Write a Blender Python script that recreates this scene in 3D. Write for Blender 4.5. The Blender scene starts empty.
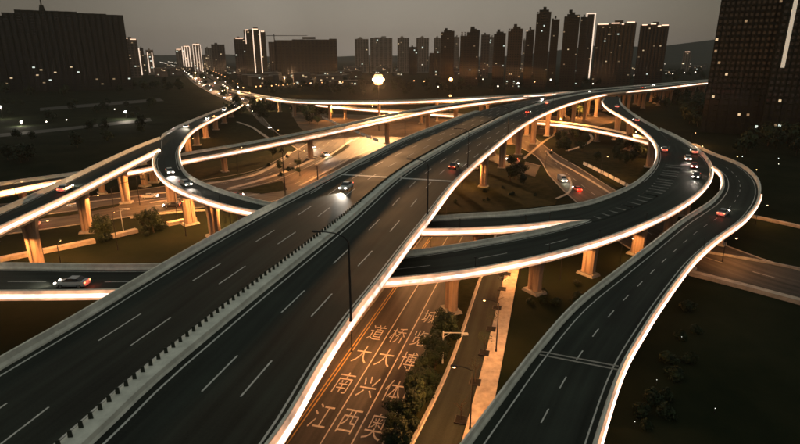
import bpy, bmesh, math, random
import numpy as np
from mathutils import Vector, Matrix
random.seed(7)
R = math.radians
S = bpy.context.scene
COL = S.collection

# ------------------------------------------------------------------ camera
F_PX, HOR, CAM_Z = 533.0, 57.0, 42.0          # focal length in px of an 800 px wide frame, horizon row, drone height
PITCH = math.atan((222 - HOR) / F_PX)
cam_d = bpy.data.cameras.new('camera'); cam = bpy.data.objects.new('camera', cam_d); COL.objects.link(cam)
cam.location = (0, 0, CAM_Z); cam.rotation_euler = (math.pi / 2 - PITCH, 0, 0)
cam_d.sensor_width = 36; cam_d.lens = 36 * F_PX / 800; cam_d.clip_start = 0.5; cam_d.clip_end = 20000
S.camera = cam

# ------------------------------------------------------------------ sky, moon, exposure
W = bpy.data.worlds.new('World'); S.world = W; W.use_nodes = True
nt = W.node_tree; nt.nodes.clear()
def N(t, typ, **k):
    n = t.nodes.new(typ)
    for a, v in k.items(): setattr(n, a, v)
    return n
wout = N(nt, 'ShaderNodeOutputWorld'); wbg = N(nt, 'ShaderNodeBackground')
sky = N(nt, 'ShaderNodeTexSky'); sky.sky_type = 'NISHITA'; sky.sun_disc = False
sky.sun_elevation = R(2); sky.sun_rotation = R(200)
tc = N(nt, 'ShaderNodeTexCoord'); sep = N(nt, 'ShaderNodeSeparateXYZ'); nt.links.new(tc.outputs['Generated'], sep.inputs[0])
ramp = N(nt, 'ShaderNodeValToRGB'); nt.links.new(sep.outputs['Z'], ramp.inputs[0])
cr = ramp.color_ramp; cr.elements[0].position = 0.0; cr.elements[0].color = (0.285, 0.247, 0.207, 1)
cr.elements[1].position = 1.0; cr.elements[1].color = (0.55, 0.60, 0.52, 1)
for p, c in ((0.05, (0.292, 0.258, 0.220)), (0.15, (0.288, 0.255, 0.216)), (0.35, (0.36, 0.38, 0.33))):
    e = cr.elements.new(p); e.color = (*c, 1)
# the cloud deck is brighter over the city ahead than over the dark land to the sides
nz = N(nt, 'ShaderNodeTexNoise'); nz.inputs['Scale'].default_value = 3.2; nz.inputs['Detail'].default_value = 5; nz.inputs['Distortion'].default_value = .6
nt.links.new(tc.outputs['Generated'], nz.inputs['Vector'])
mr = N(nt, 'ShaderNodeMapRange'); nt.links.new(nz.outputs['Fac'], mr.inputs[0])
mr.inputs[1].default_value = 0.3; mr.inputs[2].default_value = 0.7; mr.inputs[3].default_value = 0.86; mr.inputs[4].default_value = 1.08
side = N(nt, 'ShaderNodeVectorMath', operation='DOT_PRODUCT'); nt.links.new(tc.outputs['Generated'], side.inputs[0])
side.inputs[1].default_value = (-0.03, 0.9995, 0.0)
mr2 = N(nt, 'ShaderNodeMapRange'); nt.links.new(side.outputs['Value'], mr2.inputs[0])
mr2.inputs[1].default_value = 0.86; mr2.inputs[2].default_value = 1.0; mr2.inputs[3].default_value = 0.43; mr2.inputs[4].default_value = 1.0
mm = N(nt, 'ShaderNodeMath', operation='MULTIPLY'); nt.links.new(mr.outputs[0], mm.inputs[0]); nt.links.new(mr2.outputs[0], mm.inputs[1])
mul = N(nt, 'ShaderNodeMix', data_type='RGBA', blend_type='MULTIPLY'); mul.inputs[0].default_value = 1
nt.links.new(ramp.outputs[0], mul.inputs[6]); nt.links.new(mm.outputs[0], mul.inputs[7])
skm = N(nt, 'ShaderNodeMix', data_type='RGBA', blend_type='MIX'); skm.inputs[0].default_value = 0.015
nt.links.new(mul.outputs[2], skm.inputs[6]); nt.links.new(sky.outputs[0], skm.inputs[7])
nt.links.new(skm.outputs[2], wbg.inputs[0]); wbg.inputs[1].default_value = 1.0
nt.links.new(wbg.outputs[0], wout.inputs[0])
sun_d = bpy.data.lights.new('sun', 'SUN'); sun_d.energy = 0.03; sun_d.angle = R(15); sun_d.color = (1, .93, .82)
sun = bpy.data.objects.new('sun', sun_d); COL.objects.link(sun); sun.rotation_euler = (R(50), 0, R(20))
S.view_settings.view_transform = 'Standard'; S.view_settings.look = 'None'
S.view_settings.exposure = 0.0; S.view_settings.gamma = 1.0; S.view_settings.use_curve_mapping = False
S.render.engine = 'CYCLES'
S.cycles.use_denoising = True; S.cycles.max_bounces = 4; S.cycles.diffuse_bounces = 2; S.cycles.glossy_bounces = 2
S.cycles.volume_bounces = 0; S.cycles.sample_clamp_indirect = 2.0; S.cycles.use_light_tree = True
S.cycles.caustics_reflective = False; S.cycles.caustics_refractive = False
S.cycles.pixel_filter_type = 'BLACKMAN_HARRIS'; S.cycles.filter_width = 1.6

# ------------------------------------------------------------------ survey: a pixel of the photograph and a height give a place
def at(px, py, z=0.0):
    x = (px - 400) / F_PX; y = (222 - py) / F_PX
    d = (x, math.cos(PITCH) + y * math.sin(PITCH), -math.sin(PITCH) + y * math.cos(PITCH))
    t = (CAM_Z - z) / -d[2]
    return Vector((d[0] * t, d[1] * t, z))
def height_at(base, py):
    """height of a point seen at row py straight above the ground point base"""
    y = (222 - py) / F_PX
    return CAM_Z - base.y * (math.sin(PITCH) - y * math.cos(PITCH)) / (math.cos(PITCH) + y * math.sin(PITCH))

# ------------------------------------------------------------------ materials
MATS = {}
def mat(name, base=(.3,.3,.3), rough=.8, metal=0, emit=None, estr=0, noise=None, nscale=1.0, bump=0, spec=.3, coord='Object', stretch=None, alpha=None):
    if name in MATS: return MATS[name]
    m = bpy.data.materials.new(name); m.use_nodes = True; t = m.node_tree
    b = t.nodes['Principled BSDF']
    b.inputs['Base Color'].default_value = (*base, 1); b.inputs['Roughness'].default_value = rough
    b.inputs['Metallic'].default_value = metal; b.inputs['Specular IOR Level'].default_value = spec
    if emit: b.inputs['Emission Color'].default_value = (*emit, 1); b.inputs['Emission Strength'].default_value = estr
    if noise is not None:
        c = N(t, 'ShaderNodeTexCoord'); mp = N(t, 'ShaderNodeMapping'); t.links.new(c.outputs[coord], mp.inputs[0])
        if stretch: mp.inputs['Scale'].default_value = stretch
        n1 = N(t, 'ShaderNodeTexNoise'); n1.inputs['Scale'].default_value = nscale; n1.inputs['Detail'].default_value = 8; n1.inputs['Roughness'].default_value = .65
        t.links.new(mp.outputs[0], n1.inputs['Vector'])
        r = N(t, 'ShaderNodeValToRGB'); t.links.new(n1.outputs['Fac'], r.inputs[0])
        r.color_ramp.elements[0].position = .32; r.color_ramp.elements[1].position = .68
        r.color_ramp.elements[0].color = (*[v * noise[0] for v in base], 1) if isinstance(noise[0], (int, float)) else (*noise[0], 1)
        r.color_ramp.elements[1].color = (*[v * noise[1] for v in base], 1) if isinstance(noise[1], (int, float)) else (*noise[1], 1)
        t.links.new(r.outputs[0], b.inputs['Base Color'])
        if bump:
            bp = N(t, 'ShaderNodeBump'); bp.inputs['Strength'].default_value = bump; bp.inputs['Distance'].default_value = .1
            t.links.new(n1.outputs['Fac'], bp.inputs['Height']); t.links.new(bp.outputs[0], b.inputs['Normal'])
    MATS[name] = m
    return m
def asphalt(name, base, lane=3.7, wear=1.6):
    """asphalt whose wheel tracks run along the road (UV: metres across, metres along)"""
    m = bpy.data.materials.new(name); m.use_nodes = True; t = m.node_tree; b = t.nodes['Principled BSDF']
    b.inputs['Roughness'].default_value = .8; b.inputs['Specular IOR Level'].default_value = .16
    uv = N(t, 'ShaderNodeUVMap'); sp = N(t, 'ShaderNodeSeparateXYZ'); t.links.new(uv.outputs[0], sp.inputs[0])
    mp = N(t, 'ShaderNodeMapping'); mp.inputs['Scale'].default_value = (.9, .03, 1); t.links.new(uv.outputs[0], mp.inputs[0])
    n1 = N(t, 'ShaderNodeTexNoise'); n1.inputs['Scale'].default_value = 1.0; n1.inputs['Detail'].default_value = 6; t.links.new(mp.outputs[0], n1.inputs['Vector'])
    n2 = N(t, 'ShaderNodeTexNoise'); n2.inputs['Scale'].default_value = .09; n2.inputs['Detail'].default_value = 9; t.links.new(uv.outputs[0], n2.inputs['Vector'])
    n3 = N(t, 'ShaderNodeTexNoise'); n3.inputs['Scale'].default_value = 6; n3.inputs['Detail'].default_value = 4; t.links.new(uv.outputs[0], n3.inputs['Vector'])
    a = N(t, 'ShaderNodeMath', operation='ADD'); t.links.new(n1.outputs['Fac'], a.inputs[0]); t.links.new(n2.outputs['Fac'], a.inputs[1])
    a2 = N(t, 'ShaderNodeMath', operation='MULTIPLY_ADD'); t.links.new(n3.outputs['Fac'], a2.inputs[0]); a2.inputs[1].default_value = .35; t.links.new(a.outputs[0], a2.inputs[2])
    r = N(t, 'ShaderNodeMapRange'); t.links.new(a2.outputs[0], r.inputs[0]); r.inputs[1].default_value = .8; r.inputs[2].default_value = 1.55
    r.inputs[3].default_value = .25; r.inputs[4].default_value = wear * 1.25
    vm = N(t, 'ShaderNodeVectorMath', operation='SCALE'); vm.inputs[0].default_value = base; t.links.new(r.outputs[0], vm.inputs['Scale'])
    t.links.new(vm.outputs[0], b.inputs['Base Color'])
    rr = N(t, 'ShaderNodeMapRange'); t.links.new(n2.outputs['Fac'], rr.inputs[0]); rr.inputs[3].default_value = .55; rr.inputs[4].default_value = .9
    t.links.new(rr.outputs[0], b.inputs['Roughness'])
    MATS[name] = m; return m
A_DECK = asphalt('deck_asphalt', (.021, .026, .021))
A_STREET = asphalt('street_asphalt', (.060, .055, .048))
A_WORN = asphalt('worn_pale_asphalt', (.075, .065, .052))
M_CONC = mat('concrete', (.40, .38, .34), .85, noise=(.6, 1.15), nscale=.8, bump=.2)
M_PARA = mat('painted_concrete', (.80, .79, .70), .7, noise=(.7, 1.08), nscale=.6)
M_PIER = mat('pier_concrete', (.44, .33, .25), .85, noise=(.5, 1.2), nscale=.5, stretch=(2.2, 2.2, .22), bump=.25)
M_MARK = mat('road_paint', (.75, .74, .70), .6, noise=(.55, 1.05), nscale=2.5)
M_MARKY = mat('yellow_road_paint', (.70, .42, .10), .6, noise=(.6, 1.05), nscale=2.5)
M_TEXT = mat('lettering_paint', (.78, .70, .60), .6, noise=(.5, 1.05), nscale=2.0)
M_LED = mat('warm_white_light_tube', (.9, .9, .9), .4, emit=(1, .70, .52), estr=3.6)
M_SPILL = mat('fascia_spill_glow', (.8, .75, .7), .5, emit=(1, .45, .22), estr=.5)  # emission stands in for strip light falling on the fascia
def vary_emission(m, base, s1, lo, hi, s2):
    """output varied by noise along the light tube and the glowing spill panel"""
    t = m.node_tree; b = t.nodes['Principled BSDF']; c = N(t, 'ShaderNodeTexCoord')
    n1 = N(t, 'ShaderNodeTexNoise'); n1.inputs['Scale'].default_value = s1; n1.inputs['Detail'].default_value = 3; t.links.new(c.outputs['Object'], n1.inputs['Vector'])
    n2 = N(t, 'ShaderNodeTexNoise'); n2.inputs['Scale'].default_value = s2; n2.inputs['Detail'].default_value = 2; t.links.new(c.outputs['Object'], n2.inputs['Vector'])
    a = N(t, 'ShaderNodeMath', operation='MULTIPLY_ADD'); t.links.new(n2.outputs['Fac'], a.inputs[0]); a.inputs[1].default_value = .5; t.links.new(n1.outputs['Fac'], a.inputs[2])
    r = N(t, 'ShaderNodeMapRange'); t.links.new(a.outputs[0], r.inputs[0]); r.inputs[1].default_value = .55; r.inputs[2].default_value = .95; r.inputs[3].default_value = base * lo; r.inputs[4].default_value = base * hi
    t.links.new(r.outputs[0], b.inputs['Emission Strength'])
vary_emission(M_LED, 3.3, .05, .22, 1.75, .9); vary_emission(M_SPILL, .8, .09, .25, 1.7, .7)
M_METAL = mat('dark_metal', (.03, .03, .03), .5, .3)
M_WHITEM = mat('white_metal', (.75, .75, .72), .4)
M_SLAT = mat('slat_paint', (.022, .03, .022), .6)
M_GLASS = mat('dark_glass', (.02, .025, .03), .12, 0, spec=.6)
M_GRASS = mat('grass_ground', (.03, .035, .015), 1.0, spec=.02, noise=((.007, .013, .007), (.022, .026, .014)), nscale=.06, bump=.5)
M_GRASS2 = mat('lawn', (.03, .04, .015), 1.0, spec=.03, noise=((.009, .014, .006), (.034, .035, .016)), nscale=.35, bump=.6)
M_PAVE = mat('paving', (.52, .45, .37), .8, noise=(.6, 1.15), nscale=.7)
M_KERB = mat('kerb_stone', (.40, .37, .33), .8, noise=(.7, 1.1), nscale=1.2)
M_DIRT = mat('bare_earth', (.10, .078, .052), .95, noise=(.4, 1.4), nscale=.12, bump=.4)
M_SOD = mat('sodium_glow', (1, .8, .5), .4, emit=(1, .60, .25), estr=7)
M_WHT = mat('white_lamp_glow', (1, 1, 1), .4, emit=(1, .88, .72), estr=12)
M_TRUNK = mat('bark', (.07, .05, .035), .9)
def leafmat(name, c):
    return mat(name, c, .7, noise=(.5, 1.5), nscale=.5)
M_LEAF = [leafmat('leaf_dark', (.010, .024, .008)), leafmat('leaf_olive', (.024, .040, .014)), leafmat('leaf_pale', (.070, .105, .045))]

# ------------------------------------------------------------------ object helpers
def link(o, parent=None):
    COL.objects.link(o)
    if parent is not None: o.parent = parent
    return o
def mesh(name, verts, faces, m, parent=None, smooth=False, uvs=None):
    me = bpy.data.meshes.new(name); me.from_pydata([tuple(v) for v in verts], [], faces)
    mats = m if isinstance(m, (list, tuple)) else [m]
    for x in mats: me.materials.append(x)
    if uvs is not None:
        ul = me.uv_layers.new(name='UVMap')
        for lp in me.loops: ul.data[lp.index].uv = uvs[lp.vertex_index]
    if smooth:
        for p in me.polygons: p.use_smooth = True
    me.update()
    return link(bpy.data.objects.new(name, me), parent)
def tag(o, label=None, cat=None, group=None, kind=None):
    if label: o['label'] = label
    if cat: o['category'] = cat
    if group: o['group'] = group
    if kind: o['kind'] = kind
    return o
def empty(name, loc=(0, 0, 0), rz=0, **k):
    o = bpy.data.objects.new(name, None); o.empty_display_size = .5; link(o); o.location = loc; o.rotation_euler = (0, 0, rz)
    return tag(o, **k)
def copy_tree(o, loc=None, rz=None, sc=None, parent=None, label=None, group=None):
    c = o.copy(); COL.objects.link(c); c.parent = parent
    if loc is not None: c.location = loc
    if rz is not None: c.rotation_euler = (0, 0, rz)
    if sc is not None: c.scale = (sc, sc, sc) if isinstance(sc, (int, float)) else sc
    if label: c['label'] = label
    if group: c['group'] = group
    for ch in o.children: copy_tree(ch, parent=c)
    return c
class MB:
    def __init__(s): s.v = []; s.f = []
    def box(s, c, d, rz=0, top=None, tilt=None):
        """box centred at c with size d; top = (sx, sy) scale of the upper face"""
        n = len(s.v); cs, sn = math.cos(rz), math.sin(rz)
        for z in (-.5, .5):
            k = top if (top and z > 0) else (1, 1)
            for x, y in ((-.5, -.5), (.5, -.5), (.5, .5), (-.5, .5)):
                X, Y = x * d[0] * k[0], y * d[1] * k[1]
                s.v.append((c[0] + X * cs - Y * sn, c[1] + X * sn + Y * cs, c[2] + z * d[2]))
        s.f += [(n, n+3, n+2, n+1), (n+4, n+5, n+6, n+7)] + [(n+i, n+(i+1) % 4, n+4+(i+1) % 4, n+4+i) for i in range(4)]
        return s
    def tube(s, p0, p1, r0, r1=None, k=8, cap=True):
        r1 = r0 if r1 is None else r1; p0, p1 = Vector(p0), Vector(p1); d = (p1 - p0).normalized()
        u = d.orthogonal().normalized(); w = d.cross(u); n = len(s.v)
        for p, r in ((p0, r0), (p1, r1)):
            for i in range(k):
                a = 2 * math.pi * i / k; s.v.append(tuple(p + (u * math.cos(a) + w * math.sin(a)) * r))
        s.f += [(n+i, n+(i+1) % k, n+k+(i+1) % k, n+k+i) for i in range(k)]
        if cap: s.f += [tuple(range(n+k-1, n-1, -1)), tuple(range(n+k, n+2*k))]
        return s
    def path(s, pts, r0, r1=None, k=8):
        r1 = r0 if r1 is None else r1
        for i in range(len(pts) - 1):
            a = r0 + (r1 - r0) * i / (len(pts) - 1); b = r0 + (r1 - r0) * (i + 1) / (len(pts) - 1)
            s.tube(pts[i], pts[i+1], a, b, k)
        return s
    def ball(s, c, r, k=8, sz=1.0):
        n = len(s.v); rings = k // 2
        for j in range(rings + 1):
            ph = math.pi * j / rings
            for i in range(k):
                a = 2 * math.pi * i / k
                s.v.append((c[0] + r * math.sin(ph) * math.cos(a), c[1] + r * math.sin(ph) * math.sin(a), c[2] - r * sz * math.cos(ph)))
        for j in range(rings):
            for i in range(k):
                s.f.append((n+j*k+i, n+j*k+(i+1) % k, n+(j+1)*k+(i+1) % k, n+(j+1)*k+i))
        return s
    def build(s, name, m, parent=None, smooth=False):
        return mesh(name, s.v, s.f, m, parent, smooth)

def spline(P, step=None, n=None, ts=None):
    """Catmull-Rom (centripetal-ish) through P, returns function of station index"""
    P = [np.array(p, float) for p in P]
    ext = [2 * P[0] - P[1]] + P + [2 * P[-1] - P[-2]]
    def f(t):
        i = min(max(int(t), 0), len(P) - 2); u = t - i
        p0, p1, p2, p3 = ext[i], ext[i+1], ext[i+2], ext[i+3]
        # monotone-limited tangents keep unevenly spaced stations from overshooting
        d01, d12, d23 = np.linalg.norm(p1-p0) + 1e-6, np.linalg.norm(p2-p1) + 1e-6, np.linalg.norm(p3-p2) + 1e-6
        m1 = ((p1-p0)/d01 * d12 + (p2-p1)/d12 * d01) / (d01 + d12) * d12
        m2 = ((p2-p1)/d12 * d23 + (p3-p2)/d23 * d12) / (d12 + d23) * d12
        return (2*u**3-3*u**2+1)*p1 + (u**3-2*u**2+u)*m1 + (-2*u**3+3*u**2)*p2 + (u**3-u**2)*m2
    return f

class Ribbon:
    """a road between two edges A and B given by stations (A pixel, B pixel, height)"""
    def __init__(s, st, step=3.0, world=None):
        if world: PA = [w[0] for w in world]; PB = [w[1] for w in world]
        else:
            PA = [at(a[0], a[1], z) for a, b, z in st]; PB = [at(b[0], b[1], z) for a, b, z in st]
        fa, fb = spline(PA), spline(PB)
        ts = [0.0]
        for i in range(len(PA) - 1):
            L = max(np.linalg.norm(fa(i+1)-fa(i)), np.linalg.norm(fb(i+1)-fb(i)))
            k = max(2, int(math.ceil(L / step)))
            ts += [i + (j + 1) / k for j in range(k)]
        s.ts = np.array(ts); s.A = np.array([fa(t) for t in ts]); s.B = np.array([fb(t) for t in ts])
        s.n = len(ts)
        def tang(P):
            T = np.gradient(P, axis=0); T[:, 2] = 0; return T / (np.linalg.norm(T, axis=1)[:, None] + 1e-9)
        C = (s.A + s.B) / 2; s.C = C; T = tang(C); s.T = T
        def inward(P, Q):
            Tp = tang(P); Nn = np.stack([-Tp[:, 1], Tp[:, 0], np.zeros(s.n)], 1)
            sg = np.sign(((Q - P) * Nn).sum(1)); sg[sg == 0] = 1
            return Nn * sg[:, None]
        s.nA = inward(s.A, s.B); s.nB = inward(s.B, s.A)
        s.W = np.linalg.norm(s.B - s.A, axis=1)
        s.perp = np.abs(((s.B - s.A) * s.nA).sum(1))
        s.along = np.concatenate([[0], np.cumsum(np.linalg.norm(np.diff(C, axis=0), axis=1))])
    def idx(s, rng):
        a, b = rng
        return [i for i in range(s.n) if a - 1e-6 <= s.ts[i] <= b + 1e-6]
    def edge(s, side, i, o, h):
        P, n = (s.A, s.nA) if side == 'A' else (s.B, s.nB)
        return P[i] + n[i] * o + np.array([0, 0, h])
    def frac(s, i, f, h=0.0):
        return s.A[i] * (1 - f) + s.B[i] * f + np.array([0, 0, h])
    def sample(s, d):
        """centre point, tangent, index near arc length d"""
        i = int(np.clip(np.searchsorted(s.along, d), 1, s.n - 1))
        return i
    def nearest(s, p, side='C'):
        P = {'A': s.A, 'B': s.B, 'C': s.C}[side]
        return int(np.argmin(np.linalg.norm(P[:, :2] - np.array(p)[:2], axis=1)))

def strip(name, rows, m, parent=None, close=False, uvs=None, caps=False):
    """skin rows of equal length; close = closed section"""
    v = []; f = []; k = len(rows[0])
    for r in rows: v += [tuple(p) for p in r]
    for i in range(len(rows) - 1):
        for j in range(k if close else k - 1):
            a, b = i * k + j, i * k + (j + 1) % k
            f.append((a, b, b + k, a + k))
    if caps and close and k > 2:
        f.append(tuple(range(k))); f.append(tuple(range((len(rows)-1)*k, len(rows)*k))[::-1])
    o = mesh(name, v, f, m, parent, uvs=uvs)
    if close:
        bm = bmesh.new(); bm.from_mesh(o.data); bmesh.ops.recalc_face_normals(bm, faces=bm.faces); bm.to_mesh(o.data); bm.free()
    return o
def merge_objs(objs, name):
    """join strips of one kind into one mesh object"""
    vs = []; fs = []; m = objs[0].data.materials[0]; par = objs[0].parent
    for o in objs:
        n = len(vs); vs += [v.co[:] for v in o.data.vertices]; fs += [tuple(i + n for i in p.vertices) for p in o.data.polygons]
    for o in objs: bpy.data.objects.remove(o)
    return mesh(name, vs, fs, m, par)

def dash_mesh(rb, lines, m, parent, z=.014, width=.18, rng=None, dash=6, gap=9, name='lane_marking', ph=0.0):
    """lines: list of (kind, side or 'F', offset) ; kind 'solid' or 'dash'"""
    v = []; f = []
    for kind, side, off in lines:
        ids = rb.idx(rng) if rng else range(rb.n)
        def P(i, o):
            if side == 'F':
                p = rb.frac(i, off, z); d = (rb.B[i] - rb.A[i]); d = d / (np.linalg.norm(d) + 1e-9); return p + d * o
            return rb.edge(side, i, off + o, z)
        ids = list(ids)
        for q in range(len(ids) - 1):
            i, j = ids[q], ids[q+1]
            a, b = rb.along[i], rb.along[j]
            if b <= a: continue
            segs = [(a, b)] if kind == 'solid' else []
            if kind == 'dash':
                per = dash + gap; k = math.floor((a - ph) / per)
                while k * per + ph < b:
                    s0, s1 = max(a, k * per + ph), min(b, k * per + ph + dash)
                    if s1 > s0: segs.append((s0, s1))
                    k += 1
            for s0, s1 in segs:
                u0, u1 = (s0 - a) / (b - a), (s1 - a) / (b - a); n = len(v)
                for u, w in ((u0, -width/2), (u0, width/2), (u1, width/2), (u1, -width/2)):
                    v.append(tuple(P(i, w) * (1-u) + P(j, w) * u))
                f.append((n, n+1, n+2, n+3))
    if not v: return None
    return mesh(name, v, f, m, parent)

def pier_mesh(w, l, h, flare=1.5, name='pier', parent=None, loc=(0, 0, 0), rz=0):
    """a flared column with chamfered corners and a groove down each broad face"""
    prof = [(0, 1.0), (.55, 1.0), (.78, 1.12), (.92, flare * .9), (1.0, flare)]
    rows = []
    for t, k in prof:
        W, L = w * k / 2, l / 2 * (1 + (k - 1) * .3); c = .18 * w; g = .10 * w
        rows.append([(x, y, t * h) for x, y in ((-W + c, -L), (-g * 1.6, -L), (-g, -L + g), (g, -L + g), (g * 1.6, -L), (W - c, -L), (W, -L + c * .8), (W, L - c * .8), (W - c, L),
                     (g * 1.6, L), (g, L - g), (-g, L - g), (-g * 1.6, L), (-W + c, L), (-W, L - c * .8), (-W, -L + c * .8))])
    o = strip(name, rows, M_PIER, parent, close=True, caps=True)
    o.location = loc; o.rotation_euler = (0, 0, rz)
    ft = MB().box((0, 0, .25), (w * 1.5, l * 1.6, .5), 0, (.9, .9)).build('footing', M_CONC, o)
    return o

VIA = {}
def taper(rb, rows, ids, rg):
    """where a parapet ends between two roads it sinks to the deck over its last metres"""
    last = rb.ts[-1]; out = []
    for r, i in zip(rows, ids):
        k = 1.0
        if rg[0] > .01: k = min(k, .12 + (rb.along[i] - rb.along[ids[0]]) / 9)
        if rg[1] < last - .01: k = min(k, .12 + (rb.along[ids[-1]] - rb.along[i]) / 9)
        zc = rb.C[i][2] - .1
        out.append([np.array([p[0], p[1], zc + (p[2] - zc) * k]) for p in r] if k < 1 else r)
    return out
def viaduct(name, label, st, cat='elevated road', led=(), para=(), paraB=(), ledB=(), lanes=(), piers=(), pier_step=None, depth=1.9, pier_w=2.2, lamps=(), col2=16, z_edge=.55, key=None, joints=(), material=None, open_ends=True, flare=1.5, rng_surface=None, dw=.18):
    rb = Ribbon(st); VIA[key or name] = rb
    org = rb.C[0].copy(); org[2] = 0
    root = empty(name, (0, 0, 0), label=label, cat=cat)
    # girder
    rows = []
    for i in range(rb.n):
        w = rb.W[i]; d = (rb.B[i] - rb.A[i]) / (w + 1e-9); o1 = min(2.4, w * .24); o2 = min(3.2, w * .32)
        def q(a, h): return rb.A[i] + d * a + np.array([0, 0, h])
        rows.append([q(0, -.03), q(w, -.03), q(w, -.45), q(w - o1, -.85), q(w - o2, -depth), q(o2, -depth), q(o1, -.85), q(0, -.45)])
    strip('girder', rows, M_CONC, root, close=True, caps=True)
    # surface
    rows = []; uv = []
    for i in range(rb.n):
        r = []
        for fr in np.linspace(0, 1, 5):
            p = rb.frac(i, fr, 0.0); r.append(p); uv.append((fr * rb.perp[i], rb.along[i]))
        rows.append(r)
    strip('road_surface', rows, material or A_DECK, root, uvs=uv)
    # parapets: concrete base with a sloped inner face
    for side, rngs in (('A', para), ('B', paraB)):
        for rg in rngs:
            ids = rb.idx(rg)
            if len(ids) < 2: continue
            rows = [[rb.edge(side, i, o, h) for o, h in ((.02, -.42), (.02, 1.02), (.26, 1.02), (.32, .45), (.52, .18), (.55, .01))] for i in ids]
            rows = [r + [rb.edge(side, i, .5, -.42)] for r, i in zip(rows, ids)]
            rows = taper(rb, rows, ids, rg)
            strip('parapet', rows, M_PARA, root, close=True, caps=True)
    # the light strip on the outer face, over a panel glowing as its spill
    for side, rngs in (('A', led), ('B', ledB)):
        for rg in rngs:
            ids = rb.idx(rg)
            if len(ids) < 2: continue
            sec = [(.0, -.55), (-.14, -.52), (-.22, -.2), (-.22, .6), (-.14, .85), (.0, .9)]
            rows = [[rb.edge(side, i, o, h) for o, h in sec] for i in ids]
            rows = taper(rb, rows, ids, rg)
            strip('fascia_spill', rows, M_SPILL, root, close=True, caps=True)  # no lamp: glowing panel in place of light cast on the fascia
            sec = [(-.20, -.10), (-.36, -.02), (-.40, .18), (-.36, .38), (-.20, .46)]
            rows = [[rb.edge(side, i, o, h) for o, h in sec] for i in ids]
            rows = taper(rb, rows, ids, rg)
            strip('light_strip', rows, M_LED, root, close=True, caps=True)
    if lanes:
        for mk in lanes:
            dash_mesh(rb, mk.get('lines'), mk.get('m', M_MARK), root, rng=mk.get('rng'), width=mk.get('w', dw), dash=mk.get('dash', 6), gap=mk.get('gap', 9), ph=mk.get('ph', 0))
    # expansion joints
    for p in joints:
        i = rb.nearest(at(p[0], p[1], st[0][2]))
        d = (rb.B[i] - rb.A[i]); w = np.linalg.norm(d); d /= w; t = np.array([-d[1], d[0], 0])
        a, b = rb.A[i] + d * .55, rb.B[i] - d * .55
        v = [a - t * .35, b - t * .35, b + t * .35, a + t * .35]
        mesh('expansion_joint', [p_ + np.array([0, 0, .022]) for p_ in v], [(0, 1, 2, 3)], M_KERB, root)
    # piers
    spots = []
    if pier_step:
        s0, s1, stp = pier_step; d = s0
        while d <= min(s1, rb.along[-1]): spots.append(rb.sample(d)); d += stp
    for p in piers:
        zz = p[2] if len(p) > 2 else st[0][2]
        spots.append(rb.nearest(at(p[0], p[1], zz), 'A'))
    for i in spots:
        h = rb.C[i][2] - depth + .05
        if h < 2: continue
        rz = math.atan2(rb.T[i][1], rb.T[i][0]) + math.pi / 2
        w = rb.perp[i]
        fr = [.5] if w < col2 else ([.27, .73] if w < 26 else [.18, .5, .82])
        for f_ in fr:
            c = rb.frac(i, f_)
            a_s, b_s = (c[0] + 12.72) * .273 + (c[1] - 50.39) * .962, (c[0] + 12.72) * .962 - (c[1] - 50.39) * .273
            if a_s < 96 and (-3.2 < b_s < 10.9 or 14.2 < b_s < 19.4): continue      # no column stands in the lettered road or its side road
            pier_mesh(pier_w, 1.7, h, flare, parent=root, loc=(c[0], c[1], 0), rz=rz)
    return root, rb

# ------------------------------------------------------------------ ground
def sheet(name, pts, z, m, kind='structure', label=None, cat=None, uvscale=1.0):
    P = [Vector((p.x, p.y, z)) if isinstance(p, Vector) else at(p[0], p[1], z) for p in pts]
    for p in P: p.z = z
    o = mesh(name, P, [tuple(range(len(P)))], m, uvs=[(p.x * uvscale, p.y * uvscale) for p in P])
    return tag(o, label, cat, kind=kind)
g = 9000
ground = mesh('ground', [(-g, -300, 0), (g, -300, 0), (g, g, 0), (-g, g, 0)], [(0, 1, 2, 3)], M_GRASS, uvs=[(-g, -300), (g, -300), (g, g), (-g, g)])
tag(ground, kind='structure')

def street(name, st, z=.03, m=None, kerb=(), lines=(), world=None, kw=.3, kh=.14, km=None, kind='structure', label=None):
    rb = Ribbon([(a, b, z) for a, b in st] if st else None, world=world)
    uv = []; rows = []
    for i in range(rb.n):
        r = []
        for fr in (0, .5, 1):
            r.append(rb.frac(i, fr)); uv.append((fr * rb.perp[i], rb.along[i]))
        rows.append(r)
    o = tag(strip(name, rows, m or A_STREET, uvs=uv), label, kind=kind)
    for side in kerb:
        rows = [[rb.edge(side, i, a, h) for a, h in ((0, -z), (0, kh), (-kw, kh), (-kw, -z))] for i in range(rb.n)]
        tag(strip('kerb', rows, km or M_KERB, close=True, caps=True), kind='structure')
    if lines:
        for mk in lines:
            q = dash_mesh(rb, mk['lines'], mk.get('m', M_MARK), None, z=.02, width=mk.get('w', .18), rng=mk.get('rng'), dash=mk.get('dash', 4), gap=mk.get('gap', 6), name='road_marking')
            if q: tag(q, kind='structure')
    return rb

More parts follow.
